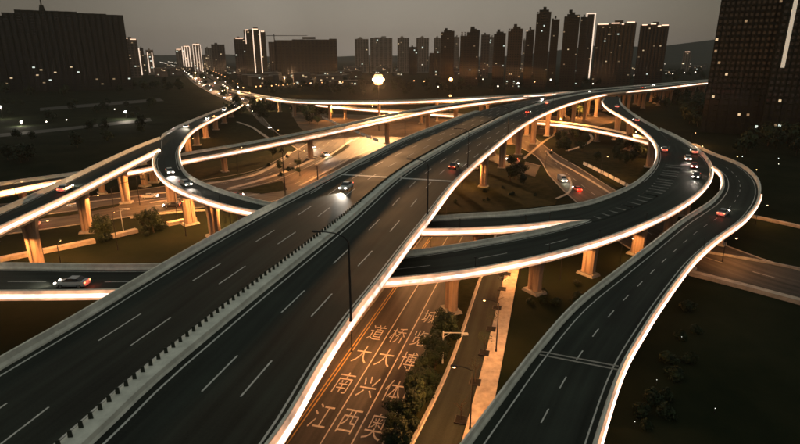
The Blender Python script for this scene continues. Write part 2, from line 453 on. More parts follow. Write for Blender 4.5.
# ------------------------------------------------------------------ the elevated roads
MAIN = [((-330, 620), (80, 620), 15.5)]
MAIN = [((-330, 560), (185, 560), 15.5), ((-132, 444), (278, 444), 15.5), ((0, 367), (323, 367), 15.5), ((62, 331), (346, 331), 15.5), ((141, 283), (382, 283), 15.5), ((201, 247.5), (408, 247.5), 15.5),
        ((250, 220), (429, 220), 15.5), ((318, 184.5), (456, 184.5), 15.5), ((362, 161), (482, 160), 15.5), ((400, 142), (504, 141), 15.5), ((436, 127.5), (524, 126), 15.5),
        ((480, 111), (553, 111), 15.5), ((536, 98.6), (582, 101), 15.5), ((585, 91.2), (607, 95), 15.5), ((640, 86), (652, 90), 15.5), ((705, 80.5), (712, 83), 15.5), ((790, 75), (800, 77), 15.5), ((960, 69), (980, 70.3), 15.5)]
main, rbM = viaduct('elevated_highway', 'long straight elevated highway with pale median barrier, the topmost and widest road', MAIN, 'highway bridge',
    para=[(0, 11), (12.3, 17)], paraB=[(0, 17)], ledB=[(0, 13), (13.4, 17)], depth=2.2, pier_w=2.4,
    pier_step=(20, 700, 34), z_edge=.6, dw=.15)
# median line of the highway, measured apart from its edges
MED = [(-58, 560), (80, 444), (137, 390), (210, 329), (345, 221), (395, 178), (445, 147), (475, 131), (540, 103.8), (590, 93.2), (643, 87.7), (708, 81.6), (795, 76)]
MP = [at(x, y, 15.5) for x, y in MED]; fM = spline(MP)
ML = [fM(t) for t in np.linspace(0, len(MP) - 1, 260)]
class Line:
    def __init__(s, P):
        s.P = np.array(P); T = np.gradient(s.P, axis=0); s.T = T / np.linalg.norm(T, axis=1)[:, None]; s.Nn = np.stack([-s.T[:, 1], s.T[:, 0], 0 * s.T[:, 0]], 1)
        s.al = np.concatenate([[0], np.cumsum(np.linalg.norm(np.diff(s.P, axis=0), axis=1))])
    def p(s, d, o=0, h=0):
        i = min(max(int(np.searchsorted(s.al, d)), 1), len(s.P) - 1); u = (d - s.al[i-1]) / (s.al[i] - s.al[i-1])
        return s.P[i-1] * (1-u) + s.P[i] * u + (s.Nn[i-1] * (1-u) + s.Nn[i] * u) * o + np.array([0, 0, h])
    def ang(s, d):
        i = min(max(int(np.searchsorted(s.al, d)), 1), len(s.P) - 1); return math.atan2(s.T[i][1], s.T[i][0])
med = Line(ML)
def section_along(line, sec, name, m, parent, d0=0, d1=None, step=3):
    d1 = d1 or line.al[-1]; rows = []
    for d in np.arange(d0, d1, step): rows.append([line.p(d, o, h) for o, h in sec])
    return strip(name, rows, m, parent, close=True, caps=True)
section_along(med, [(1.15, .0), (1.0, .22), (.94, .62), (.10, .66), (-.62, .66), (-.72, .62), (-.80, .22), (-.95, .0)], 'median_barrier', M_PARA, main)
sb = MB(); d = 0
while d < 330:
    p = med.p(d, .52); sb.box((p[0], p[1], 15.5 + .64 + .28), (.09, .34, .58), med.ang(d) + .25, (1, .8)); d += 1.04
sb.build('glare_screen', M_SLAT, main)
# lane paint of the two carriageways, laid parallel to the median
def along_marks(line, specs, parent, z, width, name='lane_marking', m=M_MARK):
    v = []; f = []
    for off, d0, d1, dash, gap, ph in specs:
        d = d0 + ph
        while d < d1:
            e = min(d + (dash or 4), d1); n = len(v)
            for dd, w in ((d, -width/2), (d, width/2), (e, width/2), (e, -width/2)):
                v.append(tuple(line.p(dd, off + w, z)))
            f.append((n, n+1, n+2, n+3)); d += (dash + gap) if dash else 4
    return mesh(name, v, f, m, parent)
L0 = med.al[-1]
along_marks(med, [(-1.7, 0, 330, 0, 0, 0), (1.75, 0, 330, 0, 0, 0)], main, .012, .2)
along_marks(med, [(-5.4, 0, 330, 6, 9, 2), (-8.9, 0, 330, 6, 9, 2), (-12.3, 115, 300, 6, 9, 2)], main, .013, .17)
along_marks(med, [(5.5, 0, 330, 6, 9, 7), (9.2, 0, 330, 6, 9, 7), (12.9, 75, 330, 6, 9, 7), (16.6, 120, 330, 6, 9, 7)], main, .013, .17)
dash_mesh(rbM, [('solid', 'B', 1.25), ('solid', 'A', 1.3)], M_MARK, main, rng=(0, 14), width=.2, z=.016)
def joint(line, d, o0, o1, parent):
    mesh('expansion_joint', [line.p(d - .55, o0, .024), line.p(d - .55, o1, .024), line.p(d + .55, o1, .024), line.p(d + .55, o0, .024)], [(0, 1, 2, 3)], M_MARK, parent)

dj = float(med.al[int(np.argmin(np.linalg.norm(med.P[:, :2] - np.array(at(397, 177, 15.5))[:2], axis=1)))])
joint(med, dj, -1.2, -13.5, main); joint(med, dj, 1.2, 13.2, main)
# the ramp that loops down from the boulevard, under the highway and round to it again
DF = [((236, 101), (246, 103), 2), ((226, 107.5), (237, 109), 6), ((205, 116), (216, 119), 9), ((172, 131), (192, 133), 11), ((160, 139), (184, 143), 11.5),
      ((158, 151), (179, 153), 11.5), ((154, 160), (179.5, 160), 11), ((156, 172), (182, 168), 11), ((174, 189), (190, 178), 10.5), ((200, 200.5), (211, 189), 10), ((235, 211), (238, 198), 9.5),
      ((262, 216), (273, 206.5), 9), ((330, 227), (345, 214), 9), ((418, 233), (432, 220), 9), ((460, 232.7), (472, 217.3), 9), ((500, 231), (505, 215.7), 9), ((550, 226), (548, 211), 9), ((587, 220), (580, 206.5), 9.3),
      ((620, 209), (606, 198.5), 9.8), ((650, 195), (630, 188), 10.5), ((667, 178), (646, 176), 11.2), ((674, 160), (656.5, 160), 12), ((672, 147), (655, 146), 12.8), ((660, 131), (643, 132.5), 13.5),
      ((645, 122.5), (623, 118.8), 14.3), ((628, 111), (609, 110.5), 15), ((621, 104), (602.5, 103.5), 15.4), ((620, 97.3), (606, 96.3), 15.5)]
df, rbDF = viaduct('loop_ramp', 'narrow ramp curling down from the boulevard, passing under the wide highway and looping right round', DF, 'ramp',
    para=[(0, 4), (5, 17), (23, 26.8)], paraB=[(1, 26.6)], led=[(5, 17)], ledB=[(0.3, 7), (20.6, 26.4)], depth=1.7, pier_w=2.7,
    lanes=[dict(lines=[('solid', 'A', 1.0), ('solid', 'B', 1.0)], rng=(1, 16.8), w=.15), dict(lines=[('solid', 'B', 1.0)], rng=(16.8, 25), w=.15)],
    piers=[(235, 104, 3.5), (226, 108, 6), (218, 111, 7.5), (209, 114.5, 8.5), (199, 119, 9.5), (188, 124, 10), (178, 128.5, 10.7), (164, 136.5, 11.4), (155.5, 168, 11), (178, 191, 10.5), (205, 203, 10), (240, 212, 9.5), (290, 220, 9), (375, 231, 9), (434, 233.3, 9), (474, 232.5, 9), (548, 226, 9), (650, 195, 10.5), (667, 178, 11), (674, 160, 12), (672, 147, 12.8), (655, 133, 13.5), (640, 122, 14), (625, 112, 14.6)], key='DF', flare=1.4)
GR = [((-90, 297), (-90, 268), 9), ((0, 297), (0, 268), 9), ((122, 295.5), (150, 269), 9), ((250, 291), (270, 264), 9), ((388, 284), (405, 256), 9), ((462, 276), (468, 247), 9), ((526, 264), (515, 238.5), 9), ((600, 244), (556, 229.5), 9),
      ((640, 229), (590, 219.6), 9.3), ((675, 212), (621, 208.7), 9.8), ((699, 195), (651, 194.5), 10.5), ((711, 178), (667.6, 178), 11.2), ((707, 160), (674.6, 160), 12), ((692, 147), (672.5, 147), 12.8), ((671, 135), (662, 134), 13.45), ((660.5, 130.3), (659, 131.2), 13.5)]
GR = [(a, b, z + .012) for a, b, z in GR]
gr, rbG = viaduct('curved_ramp', 'broad curved ramp passing under the highway with dashed gore stripes along its inner side', GR, 'ramp',
    para=[(0, 15)], paraB=[(0, 8)], led=[(0, 12.2)], depth=1.8, pier_w=2.6,
    lanes=[dict(lines=[('solid', 'A', 1.0)], rng=(0, 14), w=.15), dict(lines=[('solid', 'B', 1.0)], rng=(0, 8), w=.15), dict(lines=[('dash', 'F', .5)], rng=(0, 7.5), w=.15), dict(lines=[('dash', 'A', 4.6), ('dash', 'A', 8.2)], rng=(8, 13), w=.13)],
    piers=[(-35, 297), (96, 296), (250, 291), (392, 284), (455, 277), (548, 259), (618, 238), (665, 217.5), (699, 195, 10.5), (711, 175, 11.3), (701, 154, 12.4), (682, 141, 13), (660, 129, 13.8), (640, 120, 14.3)], key='G', flare=1.45)
ids = rbDF.idx((16.9, 23)); rows = [[rbDF.edge('A', i, o, .02) for o in (-1.6, 0, 1.6)] for i in ids]; rows = [[p + np.array([0, 0, .012]) for p in r] for r in rows]
strip('gore_surface', rows, A_DECK, gr, uvs=[(k * 1.6, rbDF.along[i]) for i in ids for k in range(3)])
# gore stripes between the two merging ramps
v = []; f = []
ids = rbDF.idx((17.2, 20.7)); a0, a1 = rbDF.along[ids[0]], rbDF.along[ids[-1]]; d = a0
while d < a1:
    i = rbDF.sample(d); u = (d - a0) / (a1 - a0); w = .9 + 1.0 * math.sin(min(1, u * 1.6) * math.pi / 2)
    for s_ in (1,):
        p = rbDF.edge('A', i, 0, .045); n_ = rbDF.nA[i]; t = rbDF.T[i]
        q0 = p - n_ * w * 1.1; q1 = p + n_ * w * 1.1 + t * .6; n = len(v)
        v += [q0 - t * .42, q1 - t * .42, q1 + t * .42, q0 + t * .42]; f.append((n, n+1, n+2, n+3))
    d += 2.1
mesh('gore_stripes', v, f, mat('worn_paint', (.32, .31, .28), .7, noise=(.5, 1.1), nscale=1.5), gr)
HR = [((660, 133), (640, 131), 7.3), ((690, 143.5), (672, 143), 7.3), ((712, 154.5), (695, 156), 7.3), ((740, 166), (707, 165), 7.3), ((756, 179), (719, 174), 7.3), ((760.5, 194), (722.5, 185), 7.3), ((746, 220), (713, 201), 7.2),
      ((712, 246), (681, 223), 7.1), ((694, 263), (652, 246), 7), ((673, 290), (615, 275), 7), ((645, 332), (574, 308), 7), ((624, 369), (535, 352), 7), ((603, 430), (487, 415), 7), ((592, 470), (455, 458), 7), ((575, 560), (395, 540), 7)]
hr, rbH = viaduct('outer_ramp', 'outermost two-lane ramp arcing down the right side to the bottom edge, dark meadow beyond it', HR, 'ramp',
    para=[(1, 14)], paraB=[(3, 14)], led=[(4.9, 14)], ledB=[(3.1, 5.3)], depth=1.7, pier_w=2.2,
    lanes=[dict(lines=[('solid', 'A', 1.15), ('solid', 'B', 1.5)], rng=(3, 14), w=.16), dict(lines=[('dash', 'F', .52)], rng=(3, 14), w=.15, dash=2.6, gap=4.2)],
    piers=[(761, 200, 7.2), (741, 224, 7.2), (710, 248, 7), (655, 315, 7), (618, 380, 7)], key='H', flare=1.35)
i = rbH.nearest(at(583, 357, 7)); 
d_ = (rbH.B[i] - rbH.A[i]); w_ = np.linalg.norm(d_); d_ /= w_; t_ = np.array([-d_[1], d_[0], 0]); a_, b_ = rbH.A[i] + d_ * .6, rbH.B[i] - d_ * .6
for k_ in (-.55, .25): mesh('expansion_joint', [p + np.array([0, 0, .02]) for p in (a_ + t_ * k_, b_ + t_ * k_, b_ + t_ * (k_ + .3), a_ + t_ * (k_ + .3))], [(0, 1, 2, 3)], M_KERB, hr)
# the ramp leaving left and forward from the split
BR = [((159.5, 151), (159.5, 139.3), 11.52), ((140, 161), (137, 148.3), 11.9), ((100, 182), (97, 167), 12.3), ((70, 198), (62, 184), 12.5), ((0, 232), (0, 213), 12.5), ((-100, 282), (-110, 256), 12.5)]
br, rbB = viaduct('side_ramp', 'straight ramp running down to the left edge of the picture on tall flared piers', BR, 'ramp',
    para=[(0, 5)], paraB=[(0, 5)], led=[(0, 5)], depth=1.8, pier_w=2.4, lanes=[dict(lines=[('solid', 'A', 1.0), ('solid', 'B', 1.0)], w=.15)],
    piers=[(-40, 252, 12.5), (24, 220, 12.5), (84, 191, 12.4), (121, 171, 12), (149, 156, 11.7)], key='B', flare=1.5)
ER = [((-70, 208), (-70, 197), 6), ((0, 195), (0, 185.5), 6), ((63, 182.5), (75, 175), 6), ((125, 174.5), (130, 167.5), 6.2), ((181, 163.5), (181, 156), 6.6), ((250, 150.3), (250, 144), 8.5), ((320, 136), (320, 130.5), 10.5),
      ((400, 118.3), (400, 113.7), 13), ((437, 110.6), (440, 106.4), 14), ((480, 104), (483, 100.7), 14.9), ((520, 99.0), (522, 97.0), 15.45), ((545, 96.3), (545, 95.4), 15.46)]
er, rbE = viaduct('merging_ramp', 'long low ramp climbing from the left edge to merge with the highway far ahead', ER, 'ramp',
    para=[(0, 10.6)], paraB=[(0, 11)], led=[(0, 10.4)], depth=1.6, pier_w=2.2, lanes=[dict(lines=[('solid', 'A', 1.0), ('solid', 'B', 1.0)], rng=(0, 9.6), w=.15)],
    piers=[(22, 191, 6), (90, 178.5, 6), (140, 171.5, 6), (226, 155, 7.6), (308, 138.5, 10.2), (388, 121, 12.7), (425, 112.8, 13.6), (455, 107.5, 14.4), (480, 104, 15)], key='E', flare=1.35)
JR = [((228, 91.5), (232, 90), 1), ((262, 97.8), (262, 96), 6), ((276, 100.2), (276, 98.4), 9), ((300, 102.8), (300, 101.1), 11), ((340, 103.6), (340, 101.9), 12), ((400, 103.1), (400, 101.5), 13), ((480, 99.3), (480, 97.9), 14.5), ((530, 96.6), (530, 95.5), 15.5), ((570, 93), (570, 92.2), 15.52)]
jr, rbJ = viaduct('distant_ramp', 'farthest ramp crossing level behind the others below the orange lamp', JR, 'ramp',
    para=[(0, 8)], paraB=[(0, 8)], led=[(1.3, 8)], depth=1.5, pier_step=(60, 700, 38), pier_w=2.2, key='J')
KR = [((286, 102.2), (288, 101.8), 9.9), ((305, 104.5), (307.5, 103.75), 9.3), ((330, 107.2), (331.5, 106.2), 8.3), ((355, 109.7), (356.5, 108.45), 7.3), ((405, 113.2), (406.5, 111.7), 6.6), ((464, 117.6), (465.5, 115.8), 6), ((536, 123.5), (538, 121.25), 6), ((573, 127.5), (575, 124.7), 6),
      ((608, 134), (609.5, 130.65), 6), ((648, 144), (649.5, 140), 6), ((680, 153.5), (682, 148.5), 5)]
kr, rbK = viaduct('low_cross_ramp', 'low ramp passing beneath the highway and ending inside the right-hand loop', KR, 'ramp',
    para=[(0, 10)], paraB=[(0, 10)], led=[(0, 9.6)], depth=1.4, pier_step=(20, 560, 30), pier_w=1.9, key='K')
# ------------------------------------------------------------------ ground roads
O_ = Vector((-12.72, 50.39, 0)); U_ = Vector((.273, .962, 0)); N_ = Vector((.962, -.273, 0))
def gp(a, b, z=0): p = O_ + U_ * a + N_ * b; p.z = z; return p
def wst(rows): return [(gp(a, b0, z), gp(a, b1, z)) for a, b0, b1, z in rows]
lettered = street('lettered_road', None, world=wst([(a, -2.2, 10.7, .03) for a in (-70, -30, 0, 30, 60, 92)]), kerb=('A', 'B'))
def vline(b, m, w=.17, a0=-60, a1=92, dash=None):
    v = []; f = []; a = a0
    while a < a1:
        e = min(a + (dash[0] if dash else 10), a1); n = len(v)
        v.extend([gp(a, b - w/2, .05), gp(a, b + w/2, .05), gp(e, b + w/2, .05), gp(e, b - w/2, .05)]); f.append((n, n+1, n+2, n+3)); a = e + (dash[1] if dash else 0)
    return tag(mesh('road_marking', v, f, m), kind='structure')
vline(-.1, M_MARKY); vline(-.55, M_MARKY); vline(3.55, M_TEXT); vline(6.95, M_TEXT); vline(10.35, M_TEXT)
for cb, chars in ((1.72, '江南大道'), (5.22, '西兴大桥'), (8.65, '奥体博览城')):
    for k, ch in enumerate(chars):
        cu = bpy.data.curves.new('t', 'FONT'); cu.body = ch; cu.align_x = 'CENTER'; cu.align_y = 'CENTER'; cu.size = 1; cu.offset = -.006; cu.resolution_u = 3
        to = bpy.data.objects.new('t', cu); COL.objects.link(to)
        dg = bpy.context.evaluated_depsgraph_get(); dg.update()
        me = bpy.data.meshes.new_from_object(to.evaluated_get(dg)); bpy.data.objects.remove(to)
        xs = [v.co.x for v in me.vertices]; ys = [v.co.y for v in me.vertices]; cx, cy = (min(xs)+max(xs))/2, (min(ys)+max(ys))/2
        aw = (5.6, 12.9, 20.4, 27.2, 34.8)[k]
        for v in me.vertices:
            q = gp(aw + (v.co.y - cy) * 5.3, cb + (v.co.x - cx) * 2.5, .052); v.co = q
        me.materials.clear(); me.materials.append(M_TEXT)
        o = bpy.data.objects.new('road_lettering', me); COL.objects.link(o); tag(o, kind='structure')
# planted strip, side road, pavement
def raised(name, rows, h, m, kindv='structure'):
    W_ = wst([(a, b0, b1, 0) for a, b0, b1 in rows]); rb = Ribbon(None, world=W_)
    R_ = [[rb.A[i], rb.A[i] + np.array([0, 0, h]), rb.B[i] + np.array([0, 0, h]), rb.B[i]] for i in range(rb.n)]
    return tag(strip(name, R_, m, close=True, caps=True), kind=kindv)
raised('planted_verge', [(-70, 11.0, 12.0), (-30, 11.0, 12.2), (0, 11.0, 13.0), (16, 11.0, 14.2), (50, 11.0, 14.4), (92, 11.0, 14.4)], .13, M_GRASS2)
street('side_road', None, world=wst([(-70, 12.3, 17.6, .03), (-30, 12.5, 17.8, .03), (0, 13.3, 18.6, .03), (16, 14.5, 19.0, .03), (50, 14.7, 19.0, .03), (92, 14.7, 19.0, .03)]), m=A_DECK, kerb=('A',),
       lines=[dict(lines=[('solid', 'A', .12)], m=M_TEXT, w=.22)])
raised('pavement', [(-70, 17.9, 20.4), (-30, 18.1, 20.6), (0, 18.8, 21.4), (16, 19.1, 21.7), (50, 19.1, 21.7), (92, 19.1, 21.7)], .15, M_PAVE)
# broad street crossing behind the left piers
street('avenue', [((-140, 214), (-160, 252)), ((-20, 206), (-25, 238)), ((60, 200), (60, 227)), ((140, 190), (140, 215)), ((200, 181), (205, 207)), ((250, 172), (262, 203)), ((282, 158), (322, 186)), ((304, 146), (362, 163)), ((322, 134), (400, 140))], z=.035, m=A_WORN, kerb=('A', 'B'),
       lines=[dict(lines=[('dash', 'F', .25), ('dash', 'F', .75)], w=.2), dict(lines=[('solid', 'F', .5)], w=.25)])
def island(pts, name='traffic_island', m=None, h=.14):
    P = [at(x, y, 0) for x, y in pts]; n = len(P)
    v = [(p.x, p.y, 0) for p in P] + [(p.x, p.y, h) for p in P]
    return tag(mesh(name, v, [tuple(range(n, 2*n))[::1]] + [(i, (i+1) % n, n+(i+1) % n, n+i) for i in range(n)], m or M_GRASS2), kind='structure')
def pave_line(pts, w=1.4, h=.16, m=None, name='kerb'):
    P = [at(x, y, 0) for x, y in pts]; f_ = spline(P); Q = Line([f_(t) for t in np.linspace(0, len(P) - 1, 8 * len(P))])
    rows = [[Q.P[i] + Q.Nn[i] * o + np.array([0, 0, z]) for o, z in ((-w/2, 0), (-w/2, h), (w/2, h), (w/2, 0))] for i in range(len(Q.P))]
    return tag(strip(name, rows, m or M_PAVE, close=True, caps=True), kind='structure')
island([(20, 218), (70, 212.5), (120, 204), (118, 206.5), (70, 215.5), (20, 221)])
island([(238, 191), (262, 185.5), (282, 181), (287, 190), (262, 194)])
pave_line([(206, 184), (228, 181), (250, 176.5), (268, 169), (283, 160), (290, 152)], 1.8)
pave_line([(228, 189), (246, 184.5), (266, 178.5), (288, 171), (313, 160)], 1.8)
pave_line([(130, 218), (170, 213), (210, 210), (250, 207)], 1.5)
island([(185, 184), (196, 171), (240, 162), (284, 151), (281, 159), (262, 169.5), (228, 180)], m=M_GRASS2, name='lawn')
pave_line([(-30, 222), (30, 217), (60, 213)], .9)
pave_line([(60, 205.5), (140, 196), (196, 189)], 1.0)
pave_line([(150, 203), (200, 196), (232, 192)], 1.0)
pave_line([(300, 186), (330, 170), (352, 158), (372, 150)], 1.0)
pave_line([(316, 165), (338, 150), (352, 140)], 1.2)
island([(322, 158), (336, 150), (347, 143), (350, 146), (340, 153), (326, 161)])
# long low planter walls lit from the street side
def wall(name, label, pts, h, t, m=None, gaps=()):
    P = [at(x, y, 0) for x, y in pts]; f_ = spline(P); Q = Line([f_(u) for u in np.linspace(0, len(P) - 1, 8 * len(P))])
    rows = [[Q.P[i] + Q.Nn[i] * o + np.array([0, 0, z]) for o, z in ((-t/2, 0), (-t/2, h), (t/2, h), (t/2, 0))] for i in range(len(Q.P))]
    return tag(strip(name, rows, m or M_PAVE, close=True, caps=True), label, 'wall')
wall('planter_wall', 'low tan planter wall at the far left, starting behind the nearest big pier', [(-30, 268), (0, 261.5), (48, 252), (95, 242.5)], .9, 1.6)
wall('planter_wall', 'short tan planter wall between the dark bushes left of the highway', [(112, 238), (137, 232)], .9, 1.6)
wall('planter_wall', 'tan planter wall piece nearest the highway edge on the left', [(168, 225.5), (196, 220)], .9, 1.6)
wall('planter_wall', 'long orange-lit low wall right of the outer ramp, crossing the dark meadow', [(688, 274), (735, 286), (800, 303.5), (880, 325)], .8, 1.5)
wall('planter_wall', 'thin low wall behind the long orange-lit one, past the outer ramp', [(700, 252), (760, 262), (800, 270), (880, 286)], .5, .5, M_CONC)
wall('planter_wall', 'dim tan wall at the right edge beside the bend of the outer ramp', [(750, 217), (800, 228), (880, 246)], .7, 1.2)
# street passing beneath the loop on the right
street('underpass_street', [((520, 128), (500, 134)), ((533, 137), (512, 143)), ((551, 151), (536, 156)), ((583, 170.5), (552, 178)), ((619, 193), (578, 203)), ((718, 243), (680, 270)), ((800, 271), (800, 300)), ((920, 298), (930, 336))], z=.03, m=A_STREET, kerb=('A', 'B'),
       lines=[dict(lines=[('dash', 'F', .5)], w=.16)])
street('slip_road', [((432, 146), (436, 151)), ((480, 150), (478, 156)), ((505, 157), (500, 165)), ((540, 166), (535, 177))], z=.045, kerb=('A',))
pave_line([(546, 151), (552, 158), (583, 176), (614, 196)], .9)
pave_line([(556, 199), (567, 194), (571, 186), (569, 178)], .8)
pave_line([(520, 162), (532, 152), (545, 141), (560, 132)], 1.2)
pave_line([(567, 151), (580, 147), (592, 139), (590, 134)], 1.4)
pave_line([(237, 122), (249, 126), (262, 134), (272, 141)], 1.6)
island([(430, 213), (442, 170), (470, 158), (500, 168), (545, 182), (558, 196), (556, 205), (500, 212)], name='lawn')
island([(560, 156), (600, 148), (650, 152), (654, 164), (636, 184), (618, 188), (585, 168)], name='lawn')
island([(205, 141), (215, 122), (236, 121), (268, 139), (225, 150), (200, 152)], name='lawn')
tag(sheet('earth_lot', [(290, 112), (430, 118), (500, 122), (520, 130), (470, 146), (400, 150), (330, 150), (300, 128)], .02, M_DIRT))
tag(sheet('earth_lot', [(470, 124), (600, 112), (622, 120), (560, 136), (530, 134)], .018, M_DIRT))
# the boulevard running away to the horizon, and its neighbour
street('boulevard', [((238, 104), (250, 101)), ((222, 98), (236, 94)), ((200, 87), (214, 82)), ((185, 75), (196, 72.5)), ((174, 68), (182, 67)), ((160, 64), (165, 63.4))], z=.06, kerb=('A', 'B'), lines=[dict(lines=[('dash', 'F', .25), ('solid', 'F', .5), ('dash', 'F', .75)], w=.25)])
street('city_street', [((318, 148), (326, 160)), ((292, 139), (300, 150)), ((268, 128), (278, 134)), ((252, 114), (262, 117)), ((238, 99), (246, 99)), ((216, 82), (224, 82)), ((200, 73), (206, 72.6))], z=.065, m=A_WORN, kerb=('B',), lines=[dict(lines=[('dash', 'F', .5)], w=.2)])
street('car_park_lane', [((40, 108), (40, 111)), ((100, 103), (100, 106)), ((160, 98.5), (164, 101))], z=.04)
street('field_road', [((-60, 139), (-60, 143)), ((40, 130), (40, 133)), ((150, 118), (152, 121))], z=.04)
# far hills
def hill(pts, y):
    v = []; f = []
    for x, h in pts: v += [(x, y, -5), (x, y - 260, -5 + h * .0), (x, y, h), (x, y + 900, -5)]
    for i in range(len(pts) - 1):
        a, b = 4 * i, 4 * i + 4
        f += [(a + 1, b + 1, b + 2, a + 2), (a + 2, b + 2, b + 3, a + 3)]
    return tag(mesh('hills', v, f, M_GRASS, smooth=True), kind='structure')
hill([(700, 20), (1200, 80), (1700, 140), (2100, 118), (2500, 165), (2900, 215), (3400, 190), (4200, 230), (5200, 150), (6500, 60)], 4700)
hill([(-6500, 40), (-5000, 120), (-3800, 90), (-2800, 60), (-2000, 70), (-1200, 30), (-300, 60), (700, 40), (1600, 60)], 6500)

# ------------------------------------------------------------------ trees
def crown_mesh(name, seed, nq, rad, hgt, m, size, lobes=9):
    rr = random.Random(seed); cs = []
    for k in range(lobes):
        a = rr.uniform(0, 6.28); q = rad * rr.uniform(.15, .62)
        cs.append((math.cos(a) * q, math.sin(a) * q, hgt * rr.uniform(-.32, .36), rad * rr.uniform(.34, .58)))
    v = []; f = []
    for k in range(nq):
        c = cs[rr.randrange(lobes)]; d = Vector((rr.gauss(0, 1), rr.gauss(0, 1), rr.gauss(0, 1))).normalized() * c[3] * rr.uniform(.62, 1.06)
        p = Vector(c[:3]) + d; nrm = (d.normalized() + Vector((rr.uniform(-.6, .6), rr.uniform(-.6, .6), rr.uniform(-.3, .8)))).normalized()
        u = nrm.orthogonal().normalized(); w = nrm.cross(u); s = size * rr.uniform(.6, 1.35); n = len(v)
        a = rr.uniform(0, 3.14); u, w = u * math.cos(a) + w * math.sin(a), w * math.cos(a) - u * math.sin(a)
        v += [p - u * s, p - w * s * .55, p + u * s, p + w * s * .55]; f.append((n, n+1, n+2, n+3))
    me = bpy.data.meshes.new(name); me.from_pydata([tuple(x) for x in v], [], f); me.materials.append(m); me.update()
    return me
TREES = []
def tree_proto(name, seed, rad, hgt, th, m, nq, size, label):
    root = empty(name, (0, -500, 0), label=label, cat='tree')
    t = MB(); rr = random.Random(seed)
    t.tube((0, 0, 0), (.1, .05, th), .17, .10, 7)
    for k in range(4):
        a = k * 1.6 + rr.random(); t.path([(.1, .05, th * .8), (math.cos(a) * rad * .3, math.sin(a) * rad * .3, th + hgt * .22), (math.cos(a) * rad * .55, math.sin(a) * rad * .55, th + hgt * .5)], .08, .03, 5)
    t.build('trunk', M_TRUNK, root)
    c = bpy.data.objects.new('crown', crown_mesh('crown', seed, nq, rad, hgt, m, size)); link(c, root); c.location = (0, 0, th + hgt * .42)
    return root
TP = [tree_proto('tree', 3, 3.2, 5.0, 2.6, M_LEAF[0], 1500, .30, 'x'), tree_proto('tree', 11, 2.6, 4.2, 2.2, M_LEAF[1], 1200, .27, 'x'), tree_proto('tree', 23, 3.8, 4.8, 3.0, M_LEAF[2], 1500, .34, 'x'),
      tree_proto('bush', 31, 1.7, 1.9, .35, M_LEAF[0], 800, .20, 'x'), tree_proto('far_tree', 41, 4.2, 6.2, 3.0, M_LEAF[0], 420, .62, 'x'), tree_proto('far_tree', 47, 4.6, 5.4, 2.6, M_LEAF[1], 420, .66, 'x')]
rt = random.Random(5)
def plant(k, p, sc, label, group=None):
    c = copy_tree(TP[k], loc=(p.x, p.y, p.z), rz=rt.uniform(0, 6.28), sc=(sc * rt.uniform(.85, 1.15), sc * rt.uniform(.85, 1.15), sc * rt.uniform(.85, 1.2)), label=label, group=group)
    c['category'] = 'bush' if k == 3 else 'tree'
    return c
VL = 'leafy dark tree in the verge beside the lettered road'
for a, b, k, s_ in ((-4, 11.6, 1, .62), (1, 12.2, 0, .55), (4.5, 11.4, 1, .6), (8, 12.4, 0, .6), (11, 11.9, 1, .62), (14, 12.6, 0, .58), (17.5, 12.0, 1, .6), (20.5, 12.8, 0, .6), (24, 12.2, 1, .66), (27.5, 12.4, 0, .66), (30, 12.9, 1, .58), (-8, 11.5, 0, .55), (60, 12.5, 1, .6), (2.5, 12.9, 1, .6), (6.5, 11.2, 0, .6), (9.5, 12.9, 1, .66), (12.5, 11.5, 0, .66), (15.6, 11.6, 1, .6), (19, 12.9, 0, .6), (22.5, 11.4, 1, .62), (25.5, 13.4, 0, .7), (-2, 11.2, 1, .6)):
    plant(k, gp(a, b, .1), s_ * .88, VL, 'trees in the verge beside the lettered road')
for a, b in ((-2, 12), (3, 11.7), (6.5, 12.8), (9.5, 11.6), (12.5, 13.3), (16, 12.9), (19, 11.8), (22, 13.2), (26, 11.8), (29, 13.6), (33, 12.3)):
    plant(3, gp(a, b, .1), .8, 'low dark shrub in the verge beside the lettered road', 'shrubs in the verge beside the lettered road')
def scatter(n, quad, kinds, sc, label, group, base=0):
    """n trees scattered inside a four-sided patch of ground"""
    Q = [at(x, y, 0) for x, y in quad]
    for _ in range(n):
        u, w = rt.random(), rt.random(); p = (Q[0] * (1-u) + Q[1] * u) * (1-w) + (Q[3] * (1-u) + Q[2] * u) * w
        plant(rt.choice(kinds), p, sc * rt.uniform(.7, 1.25), label, group)
scatter(5, [(98, 244), (112, 241), (112, 236), (98, 239)], [3, 3, 1], .8, 'dark bush in the gap between tan walls on the left', 'bushes between the left planter walls')
scatter(6, [(140, 237), (166, 231), (164, 224), (140, 230)], [3, 1], .8, 'dark bush behind the tan wall nearest the highway', 'bushes left of the highway')
scatter(7, [(505, 197), (525, 197), (522, 166), (505, 164)], [0, 0, 1], .75, 'dark tree standing on the lawn right of the highway', 'trees on the lawn right of the highway')
scatter(14, [(548, 158), (578, 165), (592, 140), (560, 134)], [1, 3, 0], .8, 'rounded tree in the garden inside the right-hand loop', 'trees in the garden inside the loop')
scatter(10, [(590, 165), (640, 176), (650, 152), (606, 148)], [0, 1, 4], .8, 'dark tree on the lawn enclosed by the loop', 'trees on the loop lawn')
scatter(12, [(560, 122), (590, 120), (604, 108), (570, 112)], [1, 2, 4], .9, 'olive tree between the piers of the highway and the loop', 'trees between the far piers')
scatter(16, [(300, 125), (345, 128), (330, 110), (292, 106)], [2, 1, 4], 1.0, 'pale green tree beyond the merging ramp', 'trees beyond the merging ramp')
scatter(2, [(308, 121), (318, 121), (317, 116), (308, 116)], [2], 1.6, 'large pale lit tree between the two middle ramps', 'large pale trees between the ramps')
